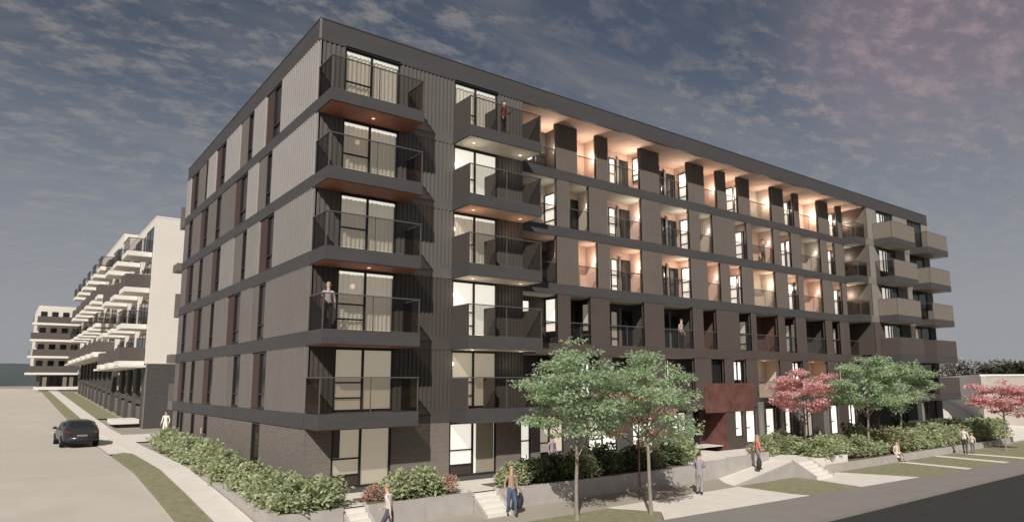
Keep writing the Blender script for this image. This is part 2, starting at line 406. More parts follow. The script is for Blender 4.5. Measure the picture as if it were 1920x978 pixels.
w = empty('retaining_wall', (-1.9, 0, .5), 'low pale retaining wall beside the sloping side footpath', 'wall', 'garden retaining walls')
for k, (ya, yb) in enumerate(zip([-2.96, -1, 1, 3, 4.9], [-1, 1, 3, 4.9, 6.5])):
    B(-1.9, -1.66, ya + .004, yb - .004, sz(ya) - .2, .90 + .06 * k).build('panel', M['wallconc'], w)
# ramp to the entrance
rp = MB().prism([(18.72, -4.78), (24.0, -4.78), (24.0, -3.22), (18.72, -3.22)], -.1, [.04, .74, .74, .04])
struct(rp.build('ramp', M['concrete']))
struct(B(24.01, 29.2, -4.78, 1.15, -.1, .78).build('entrance_terrace', M['stepconc']))
struct(B(18.72, 24.0, -3.0, 1.15, -.1, .92).build('upper_terrace', M['concrete']))
w = empty('retaining_wall', (18.7, -4.9, 0), 'wedge shaped grey wall along the outer side of the entrance ramp', 'wall', 'garden retaining walls')
MB().prism([(18.7, -4.93), (23.5, -4.93), (23.5, -4.79), (18.7, -4.79)], -.05, [.06, .80, .80, .06]).build('wall_body', M['wallconc'], w)
w = empty('retaining_wall', (18.72, -3.1, 0), 'grey wall rising along the inner side of the entrance ramp', 'wall', 'garden retaining walls')
for k in range(3):
    B(18.75 + k * 1.75, 18.75 + (k + 1) * 1.75 - .008, -3.2, -3.02, -.05, 1.02 + .06 * k).build('panel', M['wallconc'], w)
w = empty('retaining_wall', (29.4, -5.0, 0), 'low grey planter wall along the right hand hedge', 'wall', 'garden retaining walls')
for k in range(10):
    B(27.2 + k * 2.6, 27.2 + (k + 1) * 2.6 - .008, -5.12, -4.9, -.05, .42).build('panel', M['wallconc'], w)
B(26.6, 27.19, -5.12, -4.9, -.05, .43).build('panel', M['wallconc'], w)
struct(B(29.21, 54.5, -4.89, 1.1, -.1, .44).build('planting_bed', M['soil']))
def steps(x0, x1, y0, z0, z1, n, tread, lab):
    s = empty('steps', ((x0 + x1) / 2, y0, z0), lab, 'steps', 'white flights of steps')
    for k in range(n):
        zt = z1 - (z1 - z0) * k / n
        B(x0, x1, y0 - tread * (k + 1), y0 - tread * k - .003, z0 - .1, zt).build('step', M['stepconc'], s)
    for x in (x0 - .1, x1 + .004):
        MB().prism([(x, y0), (x + .096, y0), (x + .096, y0 - tread * n), (x, y0 - tread * n)], z0 - .1, [z1 + .12, z1 + .12, z0 + .16, z0 + .16]).build('cheek_wall', M['wallconc'], s)
steps(.40, 1.12, -2.75, .03, TZ, 5, .24, 'white concrete steps beside the hedge at the building corner')
steps(5.38, 6.42, -2.75, .03, TZ, 5, .24, 'white concrete steps behind the person in jeans')
steps(23.62, 25.1, -4.82, .05, .78, 5, .26, 'wide white concrete steps at the top of the ramp')

# ------------------------------------------------------------------ main apartment building
ZT = {1: 1.04, 2: 3.842, 3: 6.84, 4: 9.849, 5: 12.832, 6: 15.842}    # floor levels
ZB = {1: 3.287, 2: 6.29, 3: 9.327, 4: 12.326, 5: 15.344, 6: 18.34}   # underside of the band above
HT, LEN, DEP, RY, SB = 19.25, 54.31, 24.34, 1.2, 1.457
bld = empty('apartment_building', (0, 0, 1.04), 'large dark six storey corner apartment block with lit windows and balconies', 'apartment building')

# core, floors, roof
MB().box(.32, 9.9, .32, 24.2, .0, 18.9).build('inner_wall', M['core'], bld)
MB().box(9.9, 43.5, 2.95, 24.2, .0, 18.9).build('inner_wall', M['core'], bld)
MB().box(43.5, 54.0, .32, 24.2, .0, 18.9).build('inner_wall', M['core'], bld)
pp = MB(); t = .14
pp.box(-.03, LEN, -.03, t, 18.34, HT - .04); pp.box(-.03, t, t, DEP, 18.34, HT - .04)
pp.box(LEN - t, LEN, t, DEP, 18.34, HT - .04); pp.box(t, LEN - t, DEP - t, DEP, 18.34, HT - .04)
pp.build('parapet', M['band'], bld)
cp = MB(); cp.box(-.05, LEN + .02, -.05, .2, HT - .038, HT); cp.box(-.05, .2, .2, DEP + .02, HT - .038, HT)
cp.box(LEN - .2, LEN + .02, .2, DEP + .02, HT - .038, HT); cp.build('parapet_cap', M['band'], bld)
B(-.045, .03, -.045, .03, 18.36, HT - .045).build('corner_trim', M['cap'], bld)
B(t, LEN - t, t, DEP - t, 18.80, 18.86).build('roof', M['wallconc'], bld)
# roof soffit over the recessed middle
sof = MB()
nb = 34
for k in range(nb):
    xa = 9.96 + (43.4 - 9.96) * k / nb; xb = 9.96 + (43.4 - 9.96) * (k + 1) / nb
    sof.box(xa + .006, xb - .006, .15, 2.94, 18.345, 18.40)
sof.build('soffit', M['peach'], bld)

def corrugated(axis, s0, s1, z0, z1, off, m, pitch=.2, depth=.035, parent=None, name='cladding_panel'):
    """ribbed sheet, outer face towards -y (axis 'y') or -x (axis 'x'); off = plane of the valleys"""
    n = max(1, round((s1 - s0) / pitch)); p = (s1 - s0) / n; b_ = MB(); prof = []
    for k in range(n):
        a = s0 + k * p
        prof += [(a, 0), (a + p * .42, 0), (a + p * .5, -depth), (a + p * .92, -depth)]
    prof += [(s1, 0)]
    for (a, da), (c, dc) in zip(prof, prof[1:]):
        if axis == 'y': b_.quad((a, off + da, z0), (c, off + dc, z0), (c, off + dc, z1), (a, off + da, z1))
        else: b_.quad((off + dc, c, z0), (off + da, a, z0), (off + da, a, z1), (off + dc, c, z1))
    # edge returns
    for a in (s0, s1):
        if axis == 'y': b_.quad((a, off, z0), (a, off + .1, z0), (a, off + .1, z1), (a, off, z1))
        else: b_.quad((off, a, z0), (off + .1, a, z0), (off + .1, a, z1), (off, a, z1))
    return b_.build(name, m, parent or bld)

def slab(axis, s0, s1, z0, z1, off, th):
    return (s0, s1, off - th, off, z0, z1) if axis == 'y' else (off - th, off, s0, s1, z0, z1)
def pbox(axis, s0, s1, z0, z1, off, th, name, m, parent): return B(*slab(axis, s0, s1, z0, z1, off, th)).build(name, m, parent)

def window(axis, s0, s1, z0, z1, off, pane_m, parent=None, mull=(), trans=(), fr=.06, glass=True, curtain=None, back=.09):
    """frame (the part) with pane and curtain as sub-parts; off = outer plane is off-0.05"""
    parent = parent or bld
    f = MB()
    def add(a, c, za, zb, th=.07): f.box(*slab(axis, a, c, za, zb, off, th))
    add(s0, s0 + fr, z0, z1); add(s1 - fr, s1, z0, z1)
    add(s0 + fr, s1 - fr, z1 - fr, z1, .068); add(s0 + fr, s1 - fr, z0, z0 + fr, .068)
    for mx in mull: add(mx - .045, mx + .045, z0 + fr, z1 - fr, .066)
    for a, c, z in trans: add(a, c, z - .03, z + .03, .062)
    w_ = f.build('window', M['frame'], parent)
    if glass: pbox(axis, s0 + fr * .5, s1 - fr * .5, z0 + fr * .5, z1 - fr * .5, off - .028, .008, 'pane', M['clear'], w_)
    if curtain:
        c_ = MB(); n = int((s1 - s0) / .045); pts = []
        for k in range(n + 1):
            s = s0 + .02 + (s1 - s0 - .04) * k / n
            pts.append((s, .03 * math.sin(k * 1.57 + .6 * math.sin(k * .31)) + .012 * math.sin(k * .5)))
        for (a, da), (c, dc) in zip(pts, pts[1:]):
            if axis == 'y': c_.quad((a, off + back + da, z0 + .02), (c, off + back + dc, z0 + .02), (c, off + back + dc, z1 - .14), (a, off + back + da, z1 - .14))
            else: c_.quad((off + back + dc, c, z0 + .02), (off + back + da, a, z0 + .02), (off + back + da, a, z1 - .14), (off + back + dc, c, z1 - .14))
        c_.build('curtain', M['curtain'], w_)
        pbox(axis, s0 + .02, s1 - .02, z1 - .15, z1 - .02, off + back + .02, .02, 'curtain_head', M['bright'], w_)
    elif pane_m:
        pbox(axis, s0 + .01, s1 - .01, z0 + .01, z1 - .01, off + .02, .012, 'lit_pane' if pane_m not in (M['glassdark'], M['glassbrown']) else 'dark_pane', pane_m, w_)
    return w_

def lamp(x, y, z, power, colr=(1, .74, .50), parent=None, r=.10):
    f = MB().box(x - .05, x + .05, y - .05, y + .05, z - .02, z - .002).build('ceiling_lamp', M['lamp'], parent or bld)
    l = bpy.data.lights.new('lamp_light', 'POINT'); l.energy = power; l.color = colr; l.shadow_soft_size = r
    lo = bpy.data.objects.new('lamp_light', l); col.objects.link(lo)
    lo.parent = f; lo.location = (x, y, z - .55)
    return f

ML_ = {6: 'panel_lit', 5: 'panel_lit', 4: 'panel_half_lit', 3: 'panel_mid', 2: 'panel_mid'}
def sconce(x, y, z, power, colr):
    f_ = B(x - .07, x - .002, y - .05, y + .05, z - .14, z + .14).build('wall_lamp', M['lamp'], bld)
    l = bpy.data.lights.new('lamp_light', 'POINT'); l.energy = power; l.color = colr; l.shadow_soft_size = .2
    lo = bpy.data.objects.new('lamp_light', l); col.objects.link(lo)
    lo.parent = f_; lo.location = (x - .45, y - .1, z + .10)
    return f_
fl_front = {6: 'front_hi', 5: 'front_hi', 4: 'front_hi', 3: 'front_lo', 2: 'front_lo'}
# ---- front, flush left part: bands and ribbed wall
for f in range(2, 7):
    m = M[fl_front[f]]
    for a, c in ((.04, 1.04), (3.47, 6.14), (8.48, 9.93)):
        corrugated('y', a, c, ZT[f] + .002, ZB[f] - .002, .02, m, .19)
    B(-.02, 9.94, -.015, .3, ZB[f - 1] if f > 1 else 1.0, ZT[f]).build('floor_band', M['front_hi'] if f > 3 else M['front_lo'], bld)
    # windows
    cur = f >= 3
    for (a, c, mm) in ((1.05, 3.46, 2.2), (6.15, 8.47, 7.27)):
        wn = window('y', a, c, ZT[f] + .03, ZB[f] - .05, .10, M['blind'] if not cur else None, mull=(mm,), curtain=cur and a < 5 or (cur and f in (6, 4)),
               trans=((a + .06, mm - .04, ZT[f] + 1.10), (a + .06, mm - .04, ZT[f] + .52)) if f <= 3 else ((a + .06, mm - .04, ZT[f] + 1.10),))
        if cur and a > 5 and f not in (6, 4):
            pbox('y', a + .01, c - .01, ZT[f] + .05, ZB[f] - .06, .16, .012, 'lit_pane', M['bright'], wn)
    B(1.04, 3.47, -.03, .03, ZB[f] - .05, ZB[f] + .05).build('window_head', M['frame'], bld)
    B(6.14, 8.48, -.03, .03, ZB[f] - .05, ZB[f] + .05).build('window_head', M['frame'], bld)
# ground floor brick with windows
for a, c in ((.0, 1.04), (3.47, 6.08), (8.48, 9.78), (10.38, 10.9)):
    B(a, c, .0, .3, .3, ZB[1]).build('brick_wall', M['brick'], bld)
B(1.04, 3.47, .05, .3, .5, 1.02).build('plinth', M['brick_dk'], bld); B(6.08, 8.48, .05, .3, .5, 1.02).build('plinth', M['brick_dk'], bld)
for (a, c, mm) in ((1.05, 3.46, 2.2), (6.09, 8.47, 7.27)):
    wn = window('y', a, c, 1.03, ZB[1] - .03, .12, M['blind'] if a < 5 else M['bright'], mull=(mm,), fr=.08,
           trans=((a + .08, mm - .04, 2.11), (a + .08, mm - .04, 1.51)))
    pbox('y', a + .09, mm - .05, 1.1, 1.48, .115, .03, 'spandrel', M['pier_lo'], wn)
    if a < 5: pbox('y', a + .08, a + .36, 2.15, ZB[1] - .1, .125, .02, 'side_curtain', M['pier_hi'], wn)
    else: pbox('y', mm + .2, c - .1, 1.1, ZB[1] - .1, .125, .02, 'side_curtain', M['cream'], wn)
window('y', 9.79, 10.37, 1.35, ZB[1] - .08, .12, M['bright'], trans=((9.8, 10.36, 2.3),))
B(9.78, 10.38, .02, .3, .4, 1.35).build('brick_wall', M['brick'], bld)
B(-.02, 10.9, -.012, .3, ZB[1], ZT[2] - .001).build('floor_band', M['front_lo'], bld) if False else None

for f in range(1, 7):
    B(-.012, .05, -.012, .05, ZT[f] if f > 1 else .2, ZB[f]).build('corner_post', M['brick'] if f == 1 else M[ML_[f]], bld)
# ---- balconies on the left part
def balcony(x0, x1, f, y_out=-SB, y_in=-.02, sides=('solid', 'solid'), front='glass', fascia='band', tall=1.30, soff='soffit', gm='guard_solid', posts=2, zfix=None):
    z0, z1 = (ZB[f - 1], ZT[f]) if zfix is None else zfix
    s = B(x0, x1, y_out, y_in, z0 + .02, z1).build('balcony', M[fascia], bld)
    sb = MB(); n = max(2, int((x1 - x0) / .16))
    for k in range(n):
        a = x0 + .05 + (x1 - x0 - .1) * k / n
        sb.box(a + .004, a + (x1 - x0 - .1) / n - .004, y_out + .05, y_in - .01, z0 - .012, z0 + .019)
    stuff(sb.build('soffit_board', M[soff], s))
    zr = z1 + tall
    for xs, kind in ((x0, sides[0]), (x1 - .05, sides[1])):
        if kind == 'solid': B(xs + .004, xs + .046, y_out + .06, y_in - .01, z1 + .004, zr - .045).build('side_panel', M[gm], s)
        elif kind == 'bronze': B(xs + .018, xs + .032, y_out + .06, y_in - .01, z1 + .03, zr - .045).build('glass_panel', M['bronze'], s)
        elif kind == 'glass': B(xs + .018, xs + .032, y_out + .06, y_in - .01, z1 + .03, zr - .045).build('glass_panel', M['guard'], s)
        if kind: B(xs, xs + .05, y_out, y_in - .01, zr - .04, zr).build('handrail', M['rail'], s)
    n = posts; st = (x1 - x0 - .1) / n
    for k in range(n):
        a = x0 + .05 + k * st
        if front == 'picket':
            pk = MB(); nn = int((st - .06) / .1); q_ = (st - .06) / nn
            for e in range(nn + 1): pk.box(a + .03 + e * q_ - .013, a + .03 + e * q_ + .013, y_out + .02, y_out + .03, z1 + .05, zr - .045)
            pk.box(a + .02, a + st - .02, y_out + .012, y_out + .0195, z1 + .05, z1 + .08)
            stuff(pk.build('picket', M['picket'], s))
        elif front == 'glass': B(a + .03, a + st - .03, y_out + .018, y_out + .032, z1 + .03, zr - .045).build('glass_panel', M['guard'], s)
        else: B(a + .002, a + st - .002, y_out - .012, y_out + .03, z1 - .02, zr - .045).build('front_panel', M[gm], s)
    B(x0 + .051, x1 - .051, y_out, y_out + .05, zr - .038, zr).build('handrail', M['rail'], s)
    for k in range(n + 1):
        a = x0 + .03 + (x1 - x0 - .06) * k / n
        B(a - .018, a + .018, y_out + .034, y_out + .064, z1, zr - .04).build('guard_post', M['rail'], s)
    return s
for f in range(2, 7):
    b1 = balcony(-.03, 3.853, f, sides=('bronze', 'bronze'))
    b2 = balcony(6.07, 9.93, f, soff='soffit_pale' if f in (6, 4, 3) else 'peach', gm='guard_solid')
    B(7.74, 7.78, -.88, -.03, ZT[f] + .004, ZT[f] + 1.3).build('divider_panel', M['guard_solid'], b2)
    if f in (6, 4): lamp(2.0, -.7, ZB[f - 1] - .012, 3.5, (1, .62, .45))
    if f in (6, 5, 4, 3):
        cl_ = (1, .88, .70) if f != 5 else (1, .62, .42)
        lamp(6.7, -.75, ZB[f - 1] - .012, 10, cl_); lamp(9.3, -.65, ZB[f - 1] - .012, 6, cl_)

# ---- left (street side) face
ML = {6: 'panel_lit', 5: 'panel_lit', 4: 'panel_half_lit', 3: 'panel_mid', 2: 'panel_mid'}
LF = {6: [('big', 0, 4.55), ('win', 4.55, 5.7), ('brn', 5.7, 6.82), ('cor', 6.82, 8.81), ('win', 8.81, 9.78), ('tau', 9.78, 11.15), ('cor', 11.15, 14.1),
          ('win', 14.1, 15.21), ('brn', 15.21, 16.32), ('cor', 16.32, 18.32), ('win', 18.32, 18.95), ('tau', 18.95, 20.9), ('win', 20.9, 22), ('brn', 22, 23.1), ('cor', 23.1, DEP)],
      5: [('big', 0, 5.45), ('win', 5.45, 6.28), ('tau', 6.28, 7.56), ('cor', 7.56, 9.34), ('win', 9.34, 10.69), ('brn', 10.69, 11.7), ('tau', 11.7, 14.61),
          ('win', 14.61, 15.64), ('tau', 15.64, 17.68), ('win', 17.68, 18.6), ('brn', 18.6, 19.6), ('tau', 19.6, 21.83), ('win', 21.83, 22.94), ('tau', 22.94, DEP)],
      4: [('big', 0, 4.74), ('win', 4.74, 5.77), ('brn', 5.77, 6.85), ('cor', 6.85, 8.94), ('win', 8.94, 9.78), ('tau', 9.78, 11.25), ('cor', 11.25, 13.95),
          ('win', 13.95, 15), ('brn', 15, 15.98), ('tau', 15.98, 18.26), ('win', 18.26, 19.16), ('tau', 19.16, 20.77), ('win', 20.77, 21.8), ('brn', 21.8, 22.79), ('tau', 22.79, DEP)],
      3: [('big', 0, 5.45), ('win', 5.45, 6.52), ('tau', 6.52, 7.5), ('cor', 7.5, 9.44), ('win', 9.44, 10.7), ('brn', 10.7, 11.92), ('cor', 11.92, 14.6),
          ('win', 14.6, 15.56), ('tau', 15.56, 17.62), ('win', 17.62, 18.7), ('brn', 18.7, 19.85), ('tau', 19.85, 21.82), ('win', 21.82, 22.95), ('tau', 22.95, DEP)],
      2: [('big', 0, 4.83), ('win', 4.83, 5.95), ('brn', 5.95, 6.94), ('cor', 6.94, 8.86), ('win', 8.86, 10.18), ('tau', 10.18, 11.33), ('cor', 11.33, 14.11),
          ('win', 14.11, 15.3), ('brn', 15.3, 16.43), ('tau', 16.43, 18.58), ('win', 18.58, 19.58), ('tau', 19.58, 21.07), ('win', 21.07, 22.1), ('brn', 22.1, 23.15), ('tau', 23.15, DEP)],
      1: [('brk', 0.3, 5.42), ('win', 5.42, 6.58), ('brk', 6.58, 14.79), ('win', 14.79, 15.65), ('brk', 15.65, 17.87), ('win', 17.87, 18.76), ('brk', 18.76, 20.77), ('win', 20.77, 22.84), ('brk', 22.84, DEP)]}
for f, row in LF.items():
    z0, z1 = ZT[f] + .002, ZB[f] - .002
    for kind, a, c in row:
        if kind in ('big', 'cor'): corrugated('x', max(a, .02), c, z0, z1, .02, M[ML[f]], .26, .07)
        elif kind == 'tau': B(-.01, .1, a + .004, c - .004, z0, z1).build('flat_panel', M['panel_flat'], bld)
        elif kind == 'brk': B(.0, .3, a, c, .2, z1).build('brick_wall', M['brick'], bld)
        elif kind == 'brn':
            n = 5; st = (c - a) / n
            for k in range(n): B(.02, .08, a + k * st + .008, a + (k + 1) * st - .008, z0, z1).build('louvre', M['louvre'], bld)
        else:
            zl = z0 if f > 1 else .9
            window('x', a + .02, c - .02, zl + .03, z1 - .03, .06, M['glassbrown'], glass=False,
                   trans=((a + .08, c - .08, z0 + .62),), mull=((a + c) / 2,) if c - a > 1.5 else ())
            B(.0, .14, a, a + .018, zl, z1).build('reveal', M['frame'], bld)
            B(.0, .14, c - .018, c, zl, z1).build('reveal', M['frame'], bld)
            if f == 1: B(.01, .3, a, c, .2, .9).build('brick_wall', M['brick'], bld)
    if f > 1: B(-.04, .3, .0, DEP, ZB[f - 1], ZT[f]).build('floor_band', M['band'], bld)
# rear corner balconies seen past the left face
for f in range(2, 7):
    B(-.05 - .25 * (f % 2), 2.0, DEP + .01, DEP + 1.5, ZB[f - 1], ZT[f]).build('rear_balcony', M['panel_flat'] if f > 2 else M['panel_mid'], bld)
    if f % 2 == 0: B(-.05, 2.0, DEP + 1.45, DEP + 1.5, ZT[f], ZT[f] + 1.1).build('rear_guard', M['panel_flat'], bld)
B(.0, LEN, DEP - .1, DEP, .2, 18.34).build('rear_wall', M['panel_mid'], bld)
B(LEN - .1, LEN, .3, DEP, .2, 18.34).build('end_wall', M['panel_mid'], bld)

# ---- recessed middle with loggias
EV = [(9.94, 13.0, 'A'), (14.45, 15.85, 'B'), (16.72, 19.28, 'C'), (20.91, 23.52, 'D'), (25.06, 26.38, 'E'), (27.28, 28.6, 'F'), (29.84, 32.42, 'G'),
      (33.86, 35.2, 'H'), (35.85, 38.45, 'I'), (39.87, 41.25, 'J'), (41.91, 43.38, 'K')]
OD = [(9.94, 13.02, 'A'), (13.86, 15.26, 'B'), (16.62, 19.33, 'C'), (20.95, 23.52, 'D'), (24.47, 25.78, 'E'), (28.05, 29.35, 'F'), (29.91, 32.43, 'G'),
      (33.22, 34.6, 'H'), (35.86, 38.5, 'I'), (39.41, 40.55, 'J'), (41.9, 43.38, 'K')]
PATT = {6: EV, 5: OD, 4: EV, 3: OD, 2: EV}
DL = 1.45; YB = RY + DL
def seen_back(px, yb): k = (yb - CAM.y) / (RY - CAM.y); return CAM.x + (px - CAM.x) * k
def loggia(f, a, c, nxt, typ):
    z0, z1 = ZT[f], ZB[f]; H = z1 - z0
    lit = f >= 4
    so = min(.45, max(.12, (nxt - c) * .45)); xs = c + so
    # lining material
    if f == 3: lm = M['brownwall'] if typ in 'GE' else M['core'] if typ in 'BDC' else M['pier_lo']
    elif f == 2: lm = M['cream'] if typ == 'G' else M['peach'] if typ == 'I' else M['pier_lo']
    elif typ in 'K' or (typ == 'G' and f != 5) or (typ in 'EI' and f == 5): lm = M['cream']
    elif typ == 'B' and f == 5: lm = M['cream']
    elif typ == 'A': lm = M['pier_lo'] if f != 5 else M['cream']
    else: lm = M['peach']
    xl = a - .4
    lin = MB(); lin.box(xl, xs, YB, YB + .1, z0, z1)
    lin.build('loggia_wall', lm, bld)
    if typ in 'EGIK' and lm is M['cream'] or typ == 'K':
        corrugated('x', RY + .2, YB, z0 + .01, z1 - .01, xs - .03, lm, .16, .025, name='loggia_wall')
    B(xs, xs + .1, RY + .18, YB + .1, z0, z1).build('loggia_wall', lm, bld)
    # ceiling boards
    cb = MB(); n = max(3, int((xs - xl) / .3))
    for k in range(n):
        p = (xs - xl) / n; cb.box(xl + k * p + .004, xl + (k + 1) * p - .004, RY + .05, YB, z1 - .022, z1 + .0)
    if f < 6: stuff(cb.build('ceiling_board', M['soffit_pale'] if f in (5, 3, 2) else M['peach'], bld))
    if f == 2: return
    slope = (c + CAM.x * -1) / (RY - CAM.y)
    def feat(f0, f1, za, zb, kind):
        mid = a + (f0 + f1) / 2 * (c - a)
        p0, p1 = a + f0 * (c - a), a + f1 * (c - a)
        X0, X1 = seen_back(p0, YB), seen_back(p1, YB)
        if seen_back(mid, YB) < xs - .05:
            ax, s0, s1, off = 'y', X0, min(X1, xs - .02), YB
        else:
            k = (RY - CAM.y)
            y0 = CAM.y + k * (xs - CAM.x) / (p1 - CAM.x); y1 = CAM.y + k * (xs - CAM.x) / (p0 - CAM.x)
            ax, s0, s1, off = 'x', max(RY + .2, y0), min(y1, YB - .02), xs
        if s1 - s0 < .06: return
        zA, zB_ = z0 + za * H, z0 + zb * H
        if kind == 'post': pbox(ax, s0, s1, zA, zB_, off - .02, .06, 'post', M['cap'], bld)
        elif kind == 'door':
            d = pbox(ax, s0, s1, zA, zB_, off - .02, .05, 'door', M['frame'], bld)
            pbox(ax, s0 + .06, s1 - .06, zA + .06, zB_ - .06, off - .075, .006, 'pane', M['glassdark'], d)
        else:
            m_ = {'bright': M['bright'], 'dim': M['dimlit'], 'dk': M['glassdark']}[kind]
            tr = [(s0 + .05, s1 - .05, z0 + q * H) for q in (.45,)] + ([(s0 + .05, s1 - .05, z0 + .2 * H)] if s1 - s0 > .5 else [])
            window(ax, s0, s1, zA, zB_, off - .03, m_, trans=tr, glass=False, fr=.045)
    W_ = 'bright' if lit else 'dim'
    if typ == 'C':
        feat(.0, .2, .02, .82, W_); feat(.24, .30, .0, .9, 'post'); feat(.33, .74, .0, .84, 'door')
        if f == 6: feat(.78, .98, .3, .85, 'bright')
    elif typ == 'D':
        feat(.0, .12, .0, .84, 'dk'); feat(.13, .19, .0, .9, 'post'); feat(.22, .64, .0, .82, 'door')
        if lit: feat(.68, .97, .02, .80, 'bright')
    elif typ == 'F': feat(.02, .62, .02, .8, W_ if f != 3 else 'dim'); feat(.7, .95, .0, .8, 'bright' if f == 6 or f == 4 else 'dk')
    elif typ == 'H': feat(.03, .45, .02, .8, W_); feat(.52, .95, .02, .82, 'bright' if f == 5 else 'dk' if f != 3 else 'dim')
    elif typ == 'J': feat(.05, .5, .02, .8, W_); feat(.55, .95, .0, .8, 'door')
    elif typ == 'A':
        if f == 5: feat(.66, .98, .03, .78, 'bright')
        if f == 3: feat(.68, .98, .25, .95, 'bright'); feat(.1, .4, .4, .9, 'bright')
        if f == 6: feat(.3, .95, .0, .5, 'dk')
        if f == 4: feat(.2, .95, .0, .78, 'dk')
    elif typ == 'B':
        if f == 5: feat(.05, .6, .0, .82, 'dk')
        if f == 3: feat(.05, .55, .0, .95, 'dk'); feat(.6, .95, .3, .9, 'dim')
    elif typ == 'I' and f == 3: pass
    # guard: glass with a rail between the piers
    g = B(a + .01, c - .01, RY + .06, RY + .10, z0 + 1.06, z0 + 1.10).build('loggia_guard', M['rail'], bld)
    n = 2 if c - a > 1.8 else 1; st = (c - a - .04) / n
    for k in range(n):
        B(a + .02 + k * st + .01, a + .02 + (k + 1) * st - .01, RY + .073, RY + .087, z0 + .03, z0 + 1.055).build('glass_panel', M['guard'], g)
    if n == 2: B((a + c) / 2 - .015, (a + c) / 2 + .015, RY + .05, RY + .072, z0, z0 + 1.06).build('guard_post', M['rail'], g)
    if lit:
        pw = {6: 78, 5: 22, 4: 32}[f] * rnd.choice((.45, .8, 1.0, 1.25))
        colr = (1, .91, .79) if f == 5 else (1, .84, .69)
        if typ in 'CDGI' : pw *= 1.15
        if typ in 'BEFHJ': pw *= .75
        if typ == 'A' and f == 4: pw *= .5
        sconce(xs, RY + .62, z0 + (1.25 if f == 6 else 1.6), pw, colr)
for f, row in PATT.items():
    mp = M['pier_hi'] if f >= 4 else M['pier_lo']  # upper floors get the tone with lamp spill in its colour
    z0, z1 = ZT[f], ZB[f]
    for (a, c, ty), nx in zip(row, row[1:] + [(43.42, 0, '')]):
        loggia(f, a, c, nx[0], ty)
        if nx[0] - c > .1:
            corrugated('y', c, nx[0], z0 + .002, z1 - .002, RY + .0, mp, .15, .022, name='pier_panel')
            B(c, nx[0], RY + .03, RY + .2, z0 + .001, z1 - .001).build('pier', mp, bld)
    # band and floor plate
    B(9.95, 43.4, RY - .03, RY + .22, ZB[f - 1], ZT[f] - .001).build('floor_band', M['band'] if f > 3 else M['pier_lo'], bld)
    B(9.95, 43.4, RY + .22, 2.95, ZB[f - 1] + .002, ZT[f] - .002).build('floor_plate', M['wallconc'], bld)
B(9.95, 43.4, 2.9, 2.96, 18.0, 18.34).build('loggia_wall', M['peach'], bld)
# returns of the flush parts
for f in range(2, 7):
    B(9.70, 9.935, .3, YB, ZT[f], ZB[f]).build('return_wall', M['front_lo'], bld)
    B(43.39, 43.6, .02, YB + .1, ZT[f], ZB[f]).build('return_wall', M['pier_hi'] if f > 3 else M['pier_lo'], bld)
B(9.62, 9.9, .3, YB, .5, ZB[1]).build('return_wall', M['brick'], bld)
# second floor windows and panels, ground floor of the middle
for (a, c, m_) in ((9.95, 10.5, 'bright'), (14.6, 15.4, 'bright'), (27.35, 28.5, 'bright'), (33.95, 35.1, 'bright'), (39.95, 40.9, 'dimlit'), (20.95, 21.6, 'bright'), (25.1, 26.3, None)):
    window('y', a, c, ZT[2] + (1.1 if a > 26 else .3), ZB[2] - .12, RY + .35, M[m_] if m_ else M['glassdark'], mull=((a + c) / 2 + .1,), glass=False)
for (a, c) in ((29.84, 32.42), (35.85, 38.45)):
    B(a, c, RY + .06, RY + .1, ZT[2] + 1.0, ZT[2] + 1.05).build('loggia_guard', M['rail'], bld)
    B(a, c, RY + .073, RY + .087, ZT[2] + .03, ZT[2] + .99).build('glass_panel', M['guard'], bld)
    lamp((a + c) / 2 + .5, RY + .7, ZB[2] - .03, 9, (1, .74, .5))
GW = [(11.6, 13.4, 'blind', 1.5), (15.0, 17.1, 'bright', 1.35), (18.2, 19.9, 'bright', 1.35), (21.4, 22.7, 'bright', 1.1), (27.25, 28.1, 'bright', 1.5), (28.35, 29.45, 'bright', 1.06), (30.5, 31.6, 'bright', 1.2),
      (32.7, 33.5, 'bright', 1.4), (35.0, 36.2, 'dimlit', 1.1), (38.5, 39.6, 'bright', 1.1), (41.0, 42.2, 'bright', 1.1)]
xcur = 10.9
for a, c, m_, zlo in GW:
    if a > xcur:
        if xcur < 24 < a or (xcur <= 24.2 and a > 24.2):
            B(xcur, 23.3, RY, RY + .3, .3, ZB[1]).build('brick_wall', M['brick_dk'], bld); xcur = 26.4
        B(xcur, a, RY, RY + .3, .3, ZB[1]).build('brick_wall', M['brick_dk'] if a < 24 else M['pier_lo'], bld)
    window('y', a, c, zlo, ZB[1] - .12, RY + .2, M[m_], mull=((a + c) / 2,) if c - a > 1.2 else (), trans=((a + .05, (a + c) / 2, 2.0),), glass=False)
    B(a, c, RY + .02, RY + .3, .3, zlo).build('brick_wall', M['brick_dk'] if a < 24 else M['pier_lo'], bld)
    B(a, c, RY + .03, RY + .3, ZB[1] - .12, ZB[1]).build('lintel', M['frame'], bld)
    xcur = c
B(xcur, 43.4, RY, RY + .3, .3, ZB[1]).build('brick_wall', M['pier_lo'], bld)
for xq in (29.6, 31.9, 34.2, 37.4):
    B(xq, xq + .14, RY - .35, RY - .02, .6, ZB[1] + .3).build('fin', M['cap'], bld)
